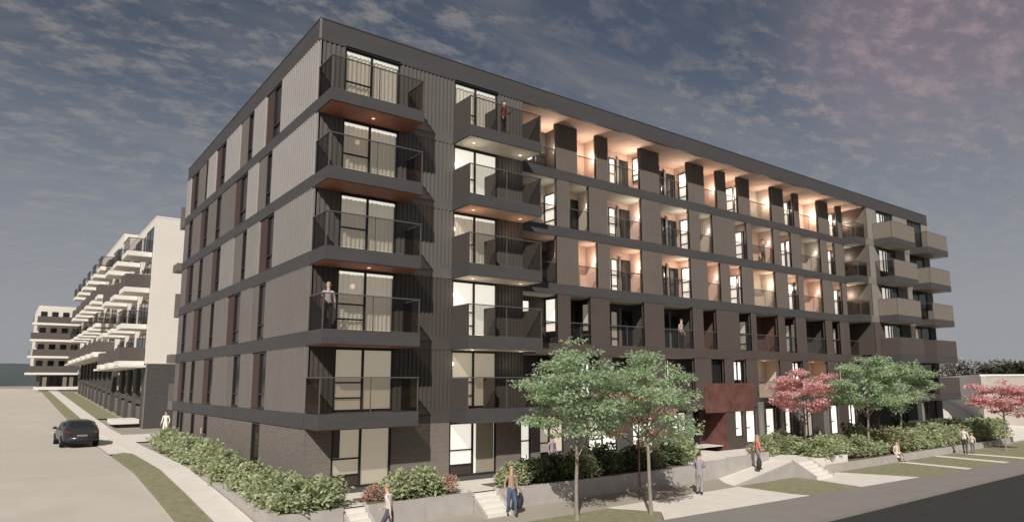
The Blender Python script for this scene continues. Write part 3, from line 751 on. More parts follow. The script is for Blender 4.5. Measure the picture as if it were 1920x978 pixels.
# entrance recess in red brown panels
for k in range(6):
    B(24.3 + k * .82, 24.3 + (k + 1) * .82 - .012, RY - .040, RY - .026, ZB[1] - .25, ZT[2] + .95).build('entrance_panel', M['redwood'], bld)
B(23.3, 26.4, YB + .2, YB + .25, .6, ZB[1]).build('entrance_panel', M['redwood'], bld)
B(26.3, 26.4, RY + .0, YB + .2, .6, ZB[1]).build('entrance_panel', M['redwood'], bld)
B(23.2, 23.3, RY + .0, YB + .2, .6, ZB[1]).build('entrance_panel', M['redwood'], bld)
B(23.3, 26.3, RY + .3, YB + .2, 1.0, 1.04).build('threshold', M['stepconc'], bld)
ed = B(24.2, 25.7, YB + .13, YB + .19, 1.05, 3.1).build('entrance_door', M['frame'], bld)
B(24.3, 24.92, YB + .11, YB + .129, 1.15, 3.0).build('pane', M['glassdark'], ed); B(24.98, 25.6, YB + .11, YB + .129, 1.15, 3.0).build('pane', M['glassdark'], ed)

# projecting balconies in front of the last loggia column
for f in (6, 5, 4):
    balcony(41.75, 43.25, f, y_out=.1, y_in=RY - .04, sides=('glass', 'glass'), front='glass', tall=1.1, soff='soffit_pale', posts=1)
# ---- right flush part
for f in range(1, 7):
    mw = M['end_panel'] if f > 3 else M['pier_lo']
    z0, z1 = (ZT[f], ZB[f]) if f > 1 else (.3, ZB[1])
    xr = 43.4
    for (a, c) in ((45.0, 47.9), (50.4, 53.2)):
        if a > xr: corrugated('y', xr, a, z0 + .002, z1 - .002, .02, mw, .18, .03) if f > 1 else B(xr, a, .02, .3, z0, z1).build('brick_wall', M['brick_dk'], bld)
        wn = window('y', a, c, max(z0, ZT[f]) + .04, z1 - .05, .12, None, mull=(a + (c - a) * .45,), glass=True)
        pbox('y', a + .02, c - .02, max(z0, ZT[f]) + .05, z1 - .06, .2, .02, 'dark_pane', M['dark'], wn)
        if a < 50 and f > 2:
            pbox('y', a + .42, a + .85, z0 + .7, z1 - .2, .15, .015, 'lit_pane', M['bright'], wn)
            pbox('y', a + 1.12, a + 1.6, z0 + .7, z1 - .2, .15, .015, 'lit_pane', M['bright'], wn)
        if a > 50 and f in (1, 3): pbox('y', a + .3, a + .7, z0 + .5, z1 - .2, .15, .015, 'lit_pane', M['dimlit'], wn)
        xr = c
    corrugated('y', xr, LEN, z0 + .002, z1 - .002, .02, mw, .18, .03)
    if f > 1: B(43.4, LEN, -.015, .3, ZB[f - 1], ZT[f]).build('floor_band', mw, bld)
for f in range(2, 7):
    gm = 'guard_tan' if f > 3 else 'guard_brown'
    s1 = 'solid' if f != 5 else 'glass'
    s2 = 'solid' if f in (5, 3) else 'glass'
    balcony(44.27, 48.25, f, sides=(s1, 'solid'), front='solid', gm=gm, tall=1.28, soff='soffit_pale', posts=3)
    balcony(50.5, 54.45, f, sides=(s2, 'solid'), front='solid', gm=gm, tall=1.28, soff='soffit_pale', posts=3)

# ------------------------------------------------------------------ white apartment block up the street
def white_block(loc, label):
    wb = empty('apartment_building', loc, label, 'apartment building', 'white blocks up the side street')
    return wb
wb = white_block((.12, 37, 1.5), 'long white block with dark brick base and rows of projecting balconies up the side street')
Y0, Y1, XW, LB = 37.0, 99.0, .12, 2.9
segs = [(37.0, 57.0, 18.45, 6.55, 0.0), (57.0, 99.0, 20.5, 8.0, 2.0)]
for si, (ya, yb, zr, zbk, dzb) in enumerate(segs):
    B(XW, 20, ya + .001 * si, yb, zbk, zr).build('wall', M['white'], wb)
    B(XW + .35, 20, ya + .4 * (si == 0), yb - .002, .8, zbk).build('base_wall', M['brick_dk'], wb)
    B(XW - .02, 20.02, ya - .02 * (si == 0), yb - .003, zr, zr + .12).build('roof_edge', M['slabw'], wb)
    ny = int((yb - ya) // 6.2); fh = 2.95
    for k in range(ny):
        y0 = ya + .9 + k * 6.2 + .0
        for q in range(4):
            zf = zbk + q * fh
            # window recess with dark glass and white mullions
            wn = MB()
            wn.box(XW - .03, XW + .02, y0, y0 + .09, zf + .1, zf + 2.45); wn.box(XW - .03, XW + .02, y0 + 3.41, y0 + 3.5, zf + .1, zf + 2.45)
            wn.box(XW - .03, XW + .02, y0 + .09, y0 + 3.41, zf + 2.36, zf + 2.45); wn.box(XW - .03, XW + .02, y0 + 1.7, y0 + 1.78, zf + .1, zf + 2.36)
            wo_ = wn.build('window', M['frame'], wb)
            B(XW - .012, XW - .004, y0 + .09, y0 + 3.41, zf + .1, zf + 2.36).build('pane', M['glassdark'], wo_)
            B(XW - .02, XW - .008, y0 + 4.0, y0 + 4.9, zf + .1, zf + 2.3).build('pane', M['glassdark'], wo_)
            s = B(XW - 1.8, XW - .035, y0 - .2, y0 + LB, zf - .16, zf + .22).build('balcony', M['slabw'], wb)
            gm = M['wb_guard'] if (q + k) % 2 else M['guard']
            solid = (q % 2 == 0) or q == 2 and k % 3 == 0
            if q % 2 == 0:
                B(XW - 1.78, XW - 1.73, y0 - .18, y0 + LB - .02, zf + .221, zf + 1.3).build('guard_panel', M['wb_guard'], s)
                B(XW - 1.72, XW - .05, y0 - .18, y0 - .13, zf + .221, zf + 1.3).build('guard_panel', M['wb_guard'], s)
            else:
                B(XW - 1.77, XW - 1.74, y0 - .17, y0 + LB - .03, zf + .221, zf + 1.25).build('guard_panel', M['guard'], s)
                B(XW - 1.74, XW - .05, y0 - .17, y0 - .14, zf + .221, zf + 1.25).build('guard_panel', M['guard'], s)
                rl = MB(); rl.box(XW - 1.79, XW - 1.72, y0 - .19, y0 + LB - .01, zf + 1.251, zf + 1.30); rl.box(XW - 1.719, XW - .05, y0 - .19, y0 - .12, zf + 1.251, zf + 1.30)
                for e in range(5): rl.box(XW - 1.72, XW - 1.68, y0 - .15 + e * .66, y0 - .11 + e * .66, zf + .221, zf + 1.25)
                rl.build('rail', M['rail'], s)
    # brick base: piers, dark openings, canopy
    nb_ = int((yb - ya) // 4.6)
    for k in range(nb_):
        y0 = ya + .4 + k * 4.6; zb0 = sz(y0) - .1
        B(XW + .08, XW + .36, y0, y0 + 1.5, zb0, zbk - .01).build('base_pier', M['brick_dk'], wb)
        o_ = B(XW + .27, XW + .345, y0 + 1.7, y0 + 4.4, zbk - 2.3, zbk - .3).build('window', M['frame'], wb)
        B(XW + .255, XW + .268, y0 + 1.8, y0 + 4.3, zbk - 2.2, zbk - .4).build('pane', M['glassdark'], o_)
        B(XW + .20, XW + .345, y0 + 1.6, y0 + 4.5, zb0, zb0 + 1.7).build('garage_door', M['panel_mid'] if k % 2 else M['pier_hi'], wb)
        B(XW + .10, XW + .345, y0 + 1.6, y0 + 4.5, zb0 + 1.9, zb0 + 2.3).build('spandrel', M['pier_lo'], wb)
    B(XW - 1.75, XW + .34, ya + .3, yb - .3, zbk - .28, zbk - .105).build('canopy', M['slabw'], wb)
B(XW + .1, 20, 37.02, 37.42, .8, 6.54).build('end_wall_base', M['brick_dk'], wb)
B(XW + .02, XW + .12, 37.0, 37.1, 1.3, 6.55).build('corner_trim', M['cap'], wb)
B(-1.7, XW + .02, 38.3, 41.5, sz(38) + .26, sz(38) + .62).build('entry_platform', M['slabw'], wb)
B(-1.2, XW + .3, 38.6, 41.2, sz(38) - .1, sz(38) + .258).build('platform_base', M['brick_dk'], wb)
for z in (8.3, 11.2, 14.1, 17.0):
    o_ = B(3.1, 4.2, 36.93, 36.995, z, z + 1.2).build('window', M['frame'], wb)
    B(3.25, 4.05, 36.915, 36.929, z + .15, z + 1.05).build('pane', M['panel_flat'], o_)

# far block closing the street
fb = white_block((-3, 104, 4.3), 'smaller white block with wide dark balconies at the far end of the side street')
B(-5.2, .6, 104, 120, 6.6, 17.0).build('wall', M['white'], fb)
B(-4.2, .6, 104.3, 119.8, 3.9, 6.6).build('base_wall', M['brick_dk'], fb)
for k in range(4):
    zf = 6.6 + k * 2.5
    s = B(-6.2 + .12 * k, .4, 102.3, 103.98, zf - .16, zf + .16).build('balcony', M['slabw'], fb)
    B(-6.15 + .12 * k + .5 * (k % 2), .35, 102.35, 102.42, zf + .161, zf + 1.15).build('guard_panel', M['wb_guard'], s)
    B(-6.15 + .12 * k, -6.08 + .12 * k, 102.43, 103.9, zf + .161, zf + 1.1).build('guard_panel', M['guard'], s)
    for e in range(4):
        o_ = B(-4.9 + e * 1.4, -4.1 + e * 1.4, 103.93, 103.985, zf + .17, zf + 2.0).build('window', M['frame'], fb)
        B(-4.83 + e * 1.4, -4.17 + e * 1.4, 103.91, 103.929, zf + .25, zf + 1.95).build('pane', M['glassdark'], o_)
for e in range(5):
    B(-3.9 + e * .85, -3.4 + e * .85, 104.2, 104.29, 4.5, 6.1).build('window', M['dimlit'] if e in (0, 3, 4) else M['frame'], fb)
B(-5.0, 2.0, 101.2, 102.2, 4.2, 4.65).build('planter', M['slabw'], fb)

# ------------------------------------------------------------------ low beige building on the right
nb2 = empty('low_building', (90, 10, 0), 'long low beige building with plain wall beyond the right end of the apartment block', 'building')
d = Vector((134.17 - 52.9, 32.01 + 5.37, 0)); d.normalize(); nrm_ = Vector((d.y, -d.x, 0))
P0 = Vector((52.9, -5.37, 0)) - d * 12 + nrm_ * 0; P1 = Vector((134.17, 32.01, 0)) + d * 60
perp = Vector((d.y, -d.x, 0)) * 30
def off(p, s): return p + Vector((d.y, -d.x, 0)) * s
A_, B_, C_ = (134, 32), (66, 1.0), (112, -15)
MB().prism([B_, C_, (150, 8), (134.3, 31.6), (66.4, .65)], -.2, 5.25).build('wall', M['beige'], nb2)
MB().prism([(66.1, 1.1), (134, 32), (134.2, 31.7), (66.3, .8)], -.2, 5.245).build('side_wall', M['white'], nb2)  # paler colour on this face lifts its shade towards the sunlit front
MB().prism([(65.8, 1.0), (112, -15.3), (150.5, 8), (134, 32.3)], 5.251, 5.43).build('roof_edge', M['slabw'], nb2)
b = MB(); yd = [1.3, 3.7, 9.3, 21.6, 37]
for ya, yb in zip(yd, yd[1:]):
    def wx(y): return 66 + (y - 1.0) * (134 - 66) / 31.0
    b.quad((54.6, ya, sz(ya) + .03), (wx(ya), ya, sz(ya) + .03), (wx(yb), yb, sz(yb) + .03), (54.6, yb, sz(yb) + .03))
b.quad((54.6, -4.8, .05), (80, -4.8, .05), (66, 1.3, sz(1.3) + .03), (54.6, 1.3, sz(1.3) + .03))
struct(b.build('driveway', M['stepconc']))

# ------------------------------------------------------------------ far hills
b = MB(); pts = []
for k in range(61):
    x = -420 + k * 9
    h = 15 + 3.2 * math.sin(k * .21) + 1.6 * math.sin(k * .53 + 1) + (rnd.random() - .5) * .8
    pts.append((x, h))
for (xa, ha), (xb, hb) in zip(pts, pts[1:]):
    b.quad((xa, 440, 3), (xb, 440, 3), (xb, 500, hb + 3), (xa, 500, ha + 3)); b.quad((xa, 500, ha + 3), (xb, 500, hb + 3), (xb, 620, 2), (xa, 620, 2))
struct(b.build('hill', M['hill']))

# ------------------------------------------------------------------ foliage
def leaf_mesh(name, centres, radii, per, size, m, seed, droop=.5, flat=.5):
    r = np.random.default_rng(seed); V = []; n_tot = 0
    cs = np.repeat(np.array(centres), per, axis=0); rs = np.repeat(np.array(radii), per, axis=0)
    n = len(cs)
    dirs = r.normal(size=(n, 3)); dirs /= np.linalg.norm(dirs, axis=1)[:, None]
    rad = r.random(n) ** .5
    p = cs + dirs * rad[:, None] * rs
    out = dirs * np.array([1, 1, flat]) + r.normal(size=(n, 3)) * .45; out[:, 2] -= droop * r.random(n)
    out /= np.linalg.norm(out, axis=1)[:, None]
    side = np.cross(out, r.normal(size=(n, 3)) * .5 + np.array([0, 0, 1.0])); side /= (np.linalg.norm(side, axis=1)[:, None] + 1e-9)
    ln = size * (.65 + .7 * r.random(n))[:, None]; wd = ln * .30
    nr = np.cross(side, out)
    a = p; b_ = p + out * ln * .5 + side * wd + nr * ln * .06; c = p + out * ln; d_ = p + out * ln * .5 - side * wd + nr * ln * .06
    v = np.stack([a, b_, c, d_], axis=1).reshape(-1, 3)
    me = bpy.data.meshes.new(name); me.vertices.add(4 * n); me.vertices.foreach_set('co', v.astype(np.float32).ravel())
    me.loops.add(4 * n); me.loops.foreach_set('vertex_index', np.arange(4 * n, dtype=np.int32))
    me.polygons.add(n); me.polygons.foreach_set('loop_start', np.arange(0, 4 * n, 4, dtype=np.int32))
    me.update(calc_edges=True); me.validate(); me.materials.append(m)
    return me

def tree(loc, h, cr, c0, leafm, barkm, seed, label, nclump=110, per=75, lsize=.15, tr=.07, tuft=(.50, .50, .20), group='street trees by the footway', name='street_tree', ctop=None):
    """trunk with limbs reaching into a crown made of flat drooping leaf tufts; c0 = height of the first limb"""
    r = random.Random(seed); root = empty(name, loc, label, 'tree', group)
    X, Y, Z = loc; tb = MB(); lean = (r.uniform(-.12, .12), r.uniform(-.12, .12))
    def tp(z): return Vector((X + lean[0] * z / h + .03 * math.sin(z * 1.7 + seed), Y + lean[1] * z / h + .03 * math.cos(z * 1.3), Z + z))
    zs = [-.05, .06, .4, c0 * .5, c0, c0 + (h - c0) * .35, c0 + (h - c0) * .7, h * .95]
    tb.tube([tp(z) for z in zs], [tr * 1.6, tr * 1.2, tr, tr * .9, tr * .85, tr * .55, tr * .3, tr * .12], 8)
    tb.build('trunk', barkm, root, True)
    lb = MB(); cent = []; rads = []
    hc = h - c0
    nl = 13
    for k in range(nl):
        zb = c0 + hc * (.0 + .62 * k / nl); a = k * 2.4 + r.uniform(-.4, .4)
        env = math.sin(math.pi * min(1, .28 + .72 * (k / nl) * .8)) ** .7
        reach = cr * (.72 + .3 * r.random()) * max(.45, env); rise = hc * (.18 + .22 * r.random())
        p0 = tp(zb); tip = p0 + Vector((math.cos(a) * reach, math.sin(a) * reach, rise))
        mid = (p0 + tip) / 2 + Vector((0, 0, rise * .18))
        lb.tube([p0, mid, tip], [tr * .5, tr * .32, tr * .08], 5)
        for j in range(3):
            q = mid.lerp(tip, r.random() * .8); b2 = a + r.uniform(-1.1, 1.1)
            t2 = q + Vector((math.cos(b2), math.sin(b2), .35)) * reach * .4
            lb.tube([q, t2], [tr * .2, tr * .05], 4); cent.append(t2)
        cent.append(tip); cent.append(mid.lerp(tip, .6))
    lb.build('limb', barkm, root, True)
    zc = c0 + hc * .52
    while len(cent) < nclump:
        u = Vector((r.gauss(0, 1), r.gauss(0, 1), r.gauss(0, 1))).normalized() * (r.random() ** .38)
        # lumpy envelope
        lump = 1 + .16 * math.sin(3 * math.atan2(u.y, u.x) + seed) + .12 * math.sin(5 * u.z + seed * 2)
        pz = zc + u.z * hc * .52
        taper = 1.0 - .25 * max(0, u.z) - .12 * max(0, -u.z)
        cent.append(Vector((X + lean[0] * .8 + u.x * cr * lump * taper, Y + u.y * cr * lump * taper, Z + pz)))
    cs = []
    for c in cent:
        c = Vector(c); s = .7 + .6 * r.random()
        cs.append(tuple(c)); rads.append((tuft[0] * s, tuft[1] * s, tuft[2] * s))
    me = leaf_mesh('leaves', cs, rads, per, lsize, leafm, seed, .55, .35)
    link('crown', me, root)
    return root

tree((7.91, -5.96, .03), 6.25, 1.8, 2.15, M['leaf'], M['bark'], 3, 'tall green tree nearest the camera with pale trunk on the verge lawn', 150, 84, .125, .075, (.52, .52, .15))
tree((10.66, -6.97, .04), 5.95, 2.0, 2.2, M['leaf'], M['bark'], 8, 'green tree at the edge of the entrance plaza with a red maple showing through it', 118, 82, .125, .075, (.52, .52, .15))
tree((12.6, -4.6, .05), 4.9, 1.5, 2.0, M['leaf_red'], M['bark_dk'], 21, 'red leaved maple half hidden behind the second green tree', 95, 75, .13, .05, (.42, .42, .15))
tree((30.6, -1.4, .44), 5.3, 1.75, 2.0, M['leaf_red'], M['bark_dk'], 31, 'pink red maple left of the two far green trees, before lit ground floor windows', 88, 85, .15, .06, (.5, .5, .13))
tree((32.3, -4.5, .44), 5.9, 2.05, 2.3, M['leaf'], M['bark'], 41, 'left tree of the far green pair standing in the hedge', 115, 90, .16, .07, (.55, .55, .17))
tree((41.6, -2.2, .44), 6.0, 2.2, 2.2, M['leaf'], M['bark'], 52, 'right tree of the far green pair, just below the end balconies', 125, 90, .17, .07, (.55, .55, .17))
tree((46.64, -6.95, .05), 4.9, 1.9, 2.1, M['leaf_red'], M['bark'], 61, 'pink red maple at the right edge in front of the beige wall', 100, 85, .16, .06, (.5, .5, .13))

# shrubs: a few meshes, every shrub an object
def shrub_mesh(seed, m, r, h, n=42, per=46, size=.13):
    q = random.Random(seed); cs = []; rs = []
    for k in range(n):
        a = q.uniform(0, 2 * math.pi); e = q.random() ** .5 * r * .82; z = h * (.16 + .68 * q.random() * (1 - .45 * (e / r) ** 2))
        cs.append((math.cos(a) * e, math.sin(a) * e, z)); s = .22 * r / .7 * (.7 + .6 * q.random()); rs.append((s, s, s * .95))
    for k in range(8):
        a = q.uniform(0, 6.28); e = q.uniform(.1, .7) * r
        cs.append((math.cos(a) * e, math.sin(a) * e, h * q.uniform(.85, 1.0))); rs.append((.08, .08, .16))
    return leaf_mesh('leaves', cs, rs, per, size, m, seed, .25, .8)
def stem_mesh(seed, r, h):
    q = random.Random(seed); b_ = MB()
    for k in range(7):
        a = q.uniform(0, 6.28); b_.tube([(0, 0, -.02), (math.cos(a) * r * .3, math.sin(a) * r * .3, h * .4), (math.cos(a) * r * .55, math.sin(a) * r * .55, h * .75)], [.02, .014, .006], 4)
    return b_.mesh('stems', M['bark_dk'])
SM = {k: [shrub_mesh(100 + i * 7 + j, M[k], .7, 1.0) for j in range(3)] for i, k in enumerate(('leaf_sh', 'leaf_dk', 'leaf_ol'))}
SM['leaf_rust'] = [shrub_mesh(171 + j, M['leaf_rust'], .6, .8, 30, 40, .11) for j in range(2)]
STM = stem_mesh(5, .7, 1.0)
def shrub(x, y, z, r, h, kind, label, group, name='shrub'):
    o = bpy.data.objects.new(name, None); col.objects.link(o); o.location = (x, y, z)
    o.rotation_euler = (0, 0, rnd.uniform(0, 6.28)); o.scale = (r / .7, r / .7, h * (.84 if group != GH else .95))
    tag(o, label, 'shrub', group)
    f = bpy.data.objects.new('foliage', rnd.choice(SM[kind])); col.objects.link(f); f.parent = o
    s = bpy.data.objects.new('stem', STM); col.objects.link(s); s.parent = o
    return o
ORD = ['first', 'second', 'third', 'fourth', 'fifth', 'sixth', 'seventh', 'eighth', 'ninth', 'tenth', 'eleventh', 'twelfth', 'thirteenth', 'fourteenth', 'fifteenth', 'sixteenth', 'seventeenth', 'eighteenth', 'nineteenth', 'twentieth', 'twenty-first', 'twenty-second', 'twenty-third']
GH = 'clipped green shrubs along the left face'
pos = [(-.15, -2.35), (-1.05, -2.45), (-1.0, -1.35), (-1.1, -.2), (-.95, 1.0), (-1.1, 2.2), (-1.0, 3.5), (-1.15, 4.9), (-1.05, 6.4), (-1.15, 8.0), (-1.05, 9.7), (-1.15, 11.5), (-1.05, 13.4), (-1.15, 15.4), (-1.05, 17.5), (-1.1, 19.6)]
for i, (x, y) in enumerate(pos):
    lab = ['green shrub at the very corner, nearest the white steps', 'green shrub on the outer corner of the low wall'][i] if i < 2 else \
        'green shrub ending the hedge farthest up the street, by the standing person in white' if i == len(pos) - 1 else ORD[i] + ' green shrub from the corner in the hedge along the left face'
    z = max(.80, sz(y)) - .02
    shrub(x, y, z, .82 + .1 * rnd.random(), 1.02 + .18 * rnd.random(), 'leaf_sh', lab, GH)
GF = 'garden shrubs in the front beds'
for x, y, z, r, h, k, lab in [
    (2.75, -2.35, .85, .78, 1.08, 'leaf_sh', 'left of the two green shrubs below the ground floor windows at the corner'),
    (3.75, -2.3, .85, .80, 1.12, 'leaf_sh', 'right of the two green shrubs below the ground floor windows at the corner'),
    (1.75, -2.25, .85, .5, .78, 'leaf_rust', 'rust coloured grassy clump behind the person in the white top'),
    (4.72, -2.3, .85, .48, .82, 'leaf_rust', 'rust coloured grassy clump on the right of the two green shrubs'),
    (7.6, -2.45, .85, .75, 1.0, 'leaf_sh', 'leafy green shrub just right of the person in jeans'),
    (8.7, -2.4, .85, .85, 1.1, 'leaf_dk', 'dark shrub left of the nearest tree trunk'),
    (10.0, -2.3, .85, .85, 1.1, 'leaf_dk', 'dark shrub behind the nearest tree trunk'),
    (11.3, -2.3, .85, .95, 1.35, 'leaf_sh', 'tall green shrub between the two nearest tree trunks'),
    (12.6, -2.2, .85, .95, 1.4, 'leaf_dk', 'dark shrub below the red maple on its left'),
    (14.6, -2.2, .85, .9, 1.2, 'leaf_dk', 'dark shrub below the red maple on its right'),
    (15.8, -2.0, .85, .85, 1.1, 'leaf_ol', 'olive shrub behind the person with the backpack'),
    (17.2, -1.9, .85, .95, 1.3, 'leaf_dk', 'dark shrub left of the entrance ramp'),
    (18.5, -1.75, .90, .95, 1.45, 'leaf_sh', 'green shrub just left of the red brown entrance'),
    (25.3, -2.0, .78, .9, 1.2, 'leaf_sh', 'green shrub behind the person in the pink top'),
    (26.7, -1.8, .78, .9, 1.2, 'leaf_ol', 'olive shrub under the left side of the pink maple'),
    (28.4, -1.2, .78, .85, 1.25, 'leaf_dk', 'round dark shrub at the foot of the pink maple'),
    (36.2, -1.6, .44, 1.0, 1.7, 'leaf_dk', 'round dark shrub between the far green trees')]:
    shrub(x, y, z, r, h, k, lab, GF)
GR = 'hedge shrubs along the right planter wall'
kk = 0; cnt = [0, 0]
for x in np.arange(27.3, 54.5, 1.25):
    for row, y in ((0, -4.0), (1, -2.6)):
        if row == 1 and rnd.random() < .35: continue
        kind = rnd.choice(('leaf_ol', 'leaf_ol', 'leaf_sh', 'leaf_dk') if row == 1 else ('leaf_ol', 'leaf_sh', 'leaf_sh'))
        if x > 44 and row == 1: kind = 'leaf_dk'
        hh = (.95 + .4 * rnd.random()) if x < 34 else (1.2 + .45 * rnd.random())
        if x > 42: hh += .1
        lab = ORD[cnt[row]] + ' shrub from the wide white steps in the ' + ('front' if row == 0 else 'back') + ' row of the right hedge'; cnt[row] += 1
        shrub(x + rnd.uniform(-.2, .2), y + rnd.uniform(-.25, .25), .44 if x > 29.2 else .76, .95 + .1 * rnd.random(), hh, kind, lab, GR); kk += 1

# far tree belts beyond the low building
def belt(name, p0, p1, hs, m, seed, n, per=120, size=1.0, label=None):
    q = random.Random(seed); cs = []; rs = []
    for k in range(n):
        t = q.random(); h = hs(t)
        if h <= .2: continue
        x = p0[0] + (p1[0] - p0[0]) * t; y = p0[1] + (p1[1] - p0[1]) * t
        for j in range(3):
            cs.append((x + q.uniform(-3, 3), y + q.uniform(-3, 3), 2 + h * q.random())); s = q.uniform(1.0, 2.0); rs.append((s, s, s * .8))
    o = link(name, leaf_mesh(name, cs, rs, per, size, m, seed, .2, .6)); stuff(o)
    o['label'] = label; o['category'] = 'trees'
    return o
belt('tree_belt', (240, 58), (285, 36), lambda t: 5.0 + 5.5 * min(1, t * 1.6) + .8 * math.sin(t * 17), leaf_mat('dark far leaves', (.045, .05, .035), (.07, .075, .05), (.10, .10, .075), .2), 5, 260, 90, 1.3,
     'dark belt of far trees above the beige wall at the right edge')
belt('tree_belt', (232, 75), (262, 57), lambda t: 6.0 + 4.5 * abs(math.sin(t * 6)) * (1 - .5 * t), leaf_mat('grey far leaves', (.22, .22, .21), (.30, .29, .28), (.38, .37, .35), .2), 6, 110, 40, 1.0,
     'pale grey far trees beside the end balconies')

# ------------------------------------------------------------------ people
deps = bpy.context.evaluated_depsgraph_get
def person(loc, rz, label, top, legs, hair='hair_b', shoes=(.04, .035, .03), h=1.72, stride=.25, arms=None, sit=False, longhair=False, skirt=None, lean=0.0):
    """one continuous skinned body; arms = ((elbow,wrist) left, (elbow,wrist) right) in local space, front is -y"""
    k = h / 1.72; s2 = stride / 2
    if sit:
        hipz, kneeL, kneeR = .50, (.11, -.42, .50), (-.11, -.42, .50); ankL, ankR = (.11, -.42, .09), (-.11, -.40, .09)
    else:
        hipz = .90; kneeL, kneeR = (.10, -s2 * .9 - .02, .49), (-.10, s2 * .25 - .04, .49)
        ankL, ankR = (.10, -s2, .085), (-.10, s2, .10)
    dz = hipz - .90
    P = {}
    def add(n, co, r): P[n] = (Vector(co), r)
    add('pel', (0, 0, .94 + dz), (.145, .11)); add('wai', (0, -.01 - lean * .15, 1.12 + dz), (.128, .095)); add('che', (0, -lean * .4, 1.31 + dz), (.158, .105))
    add('nec', (0, -.01 - lean * .6, 1.455 + dz), (.055, .055)); add('jaw', (0, -.03 - lean * .7, 1.545 + dz), (.066, .074)); add('hea', (0, -.025 - lean * .75, 1.635 + dz), (.077, .092)); add('top', (0, -.01 - lean * .75, 1.70 + dz), (.05, .06))
    add('shL', (.175, -lean * .45, 1.395 + dz), (.062, .062)); add('shR', (-.175, -lean * .45, 1.395 + dz), (.062, .062))
    if arms is None: arms = (((.235, .05, 1.13), (.245, -.06, .90)), ((-.235, .02, 1.13), (-.245, -.10, .91)))
    for sd, (e, w_) in zip('LR', arms):
        e, w_ = Vector(e) + Vector((0, -lean * .3, dz)), Vector(w_) + Vector((0, -lean * .3, dz))
        add('el' + sd, e, (.045, .045)); add('wr' + sd, w_, (.029, .029))
        dr = (w_ - e).normalized(); sgn = 1 if sd == 'L' else -1
        fwd = Vector((0, -1, 0)); fwd = (fwd - dr * fwd.dot(dr)); fwd = fwd.normalized() if fwd.length > .1 else Vector((0, 0, 1))
        pm = w_ + dr * .07; add('pa' + sd, pm, (.034, .020))
        for q, (o_, ln) in enumerate(((.026, .075), (.009, .085), (-.009, .08), (-.025, .062))):
            b0 = pm + fwd * o_ + dr * .035
            add('f%d' % q + sd, b0, (.0095, .0095)); add('g%d' % q + sd, b0 + dr * ln * .6 + Vector((-sgn * .012, 0, 0)), (.0085, .0085))
            add('h%d' % q + sd, b0 + dr * ln + Vector((-sgn * .035, 0, 0)), (.0075, .0075))
        add('t0' + sd, w_ + dr * .035 + fwd * .035, (.011, .011)); add('t1' + sd, w_ + dr * .075 + fwd * .055, (.009, .009))
    add('hiL', (.09, 0, .87 + dz), (.095, .10)); add('hiR', (-.09, 0, .87 + dz), (.095, .10))
    add('knL', kneeL, (.062, .064)); add('knR', kneeR, (.062, .064))
    for sd, a in (('L', ankL), ('R', ankR)):
        a = Vector(a); add('an' + sd, a, (.043, .046)); add('he' + sd, a + Vector((0, .035, -.045)), (.040, .038)); add('to' + sd, a + Vector((0, -.16, -.055)), (.042, .028))
    E_ = [('pel', 'wai'), ('wai', 'che'), ('che', 'nec'), ('nec', 'jaw'), ('jaw', 'hea'), ('hea', 'top')]
    for sd in 'LR':
        E_ += [('che', 'sh' + sd), ('sh' + sd, 'el' + sd), ('el' + sd, 'wr' + sd), ('wr' + sd, 'pa' + sd), ('wr' + sd, 't0' + sd), ('t0' + sd, 't1' + sd),
               ('pel', 'hi' + sd), ('hi' + sd, 'kn' + sd), ('kn' + sd, 'an' + sd), ('an' + sd, 'to' + sd), ('an' + sd, 'he' + sd)]
        for q in range(4): E_ += [('pa' + sd, 'f%d' % q + sd), ('f%d' % q + sd, 'g%d' % q + sd), ('g%d' % q + sd, 'h%d' % q + sd)]
    names = list(P); idx = {n: i for i, n in enumerate(names)}
    me = bpy.data.meshes.new('person'); me.from_pydata([tuple(P[n][0] * k) for n in names], [(idx[a], idx[b_]) for a, b_ in E_], []); me.update()
    o = bpy.data.objects.new('person', me); col.objects.link(o)
    md = o.modifiers.new('skin', 'SKIN'); md.use_smooth_shade = True; md.branch_smoothing = .3
    for i, n in enumerate(names):
        sv = me.skin_vertices[0].data[i]; sv.radius = (P[n][1][0] * k, P[n][1][1] * k); sv.use_root = (n == 'pel')
    o.modifiers.new('sub', 'SUBSURF').levels = 1
    dg = deps(); dg.update(); me2 = bpy.data.meshes.new_from_object(o.evaluated_get(dg)); o.modifiers.clear(); o.data = me2; bpy.data.meshes.remove(me)
    mt, ml, ms = cloth(top), cloth(legs), cloth(shoes)
    me2.materials.clear()
    for m_ in (M['skin'], mt, ml, ms): me2.materials.append(m_)
    segs_ = []
    for a, b_ in E_:
        key = b_[:2]
        if a in ('wai', 'pel') and b_ in ('wai', 'che') or key in ('sh', 'el') or b_ == 'nec' and False: t = 1
        elif key == 'wr': t = 1
        elif a == 'che' and b_ == 'nec': t = 1
        elif key in ('hi', 'kn', 'an'): t = 2
        elif key in ('to', 'he') and b_ not in ('top', 'hea'): t = 3
        else: t = 0
        segs_.append((P[a][0] * k, P[b_][0] * k, t))
    for p_ in me2.polygons:
        c = p_.center; best = (9, 0)
        for a, b_, t in segs_:
            ab = b_ - a; u_ = max(0, min(1, (c - a).dot(ab) / max(ab.length_squared, 1e-9))); dd = (c - a - ab * u_).length
            if dd < best[0]: best = (dd, t)
        t = best[1]
        if t == 1 and c.z < (.93 + dz) * k and abs(c.x) < .18 * k: t = 2
        if t == 1 and c.z > (1.45 + dz) * k: t = 0
        p_.material_index = t; p_.use_smooth = True
    o.location = loc; o.rotation_euler = (0, 0, rz)
    tag(o, label, 'person')
    hd = P['hea'][0] * k
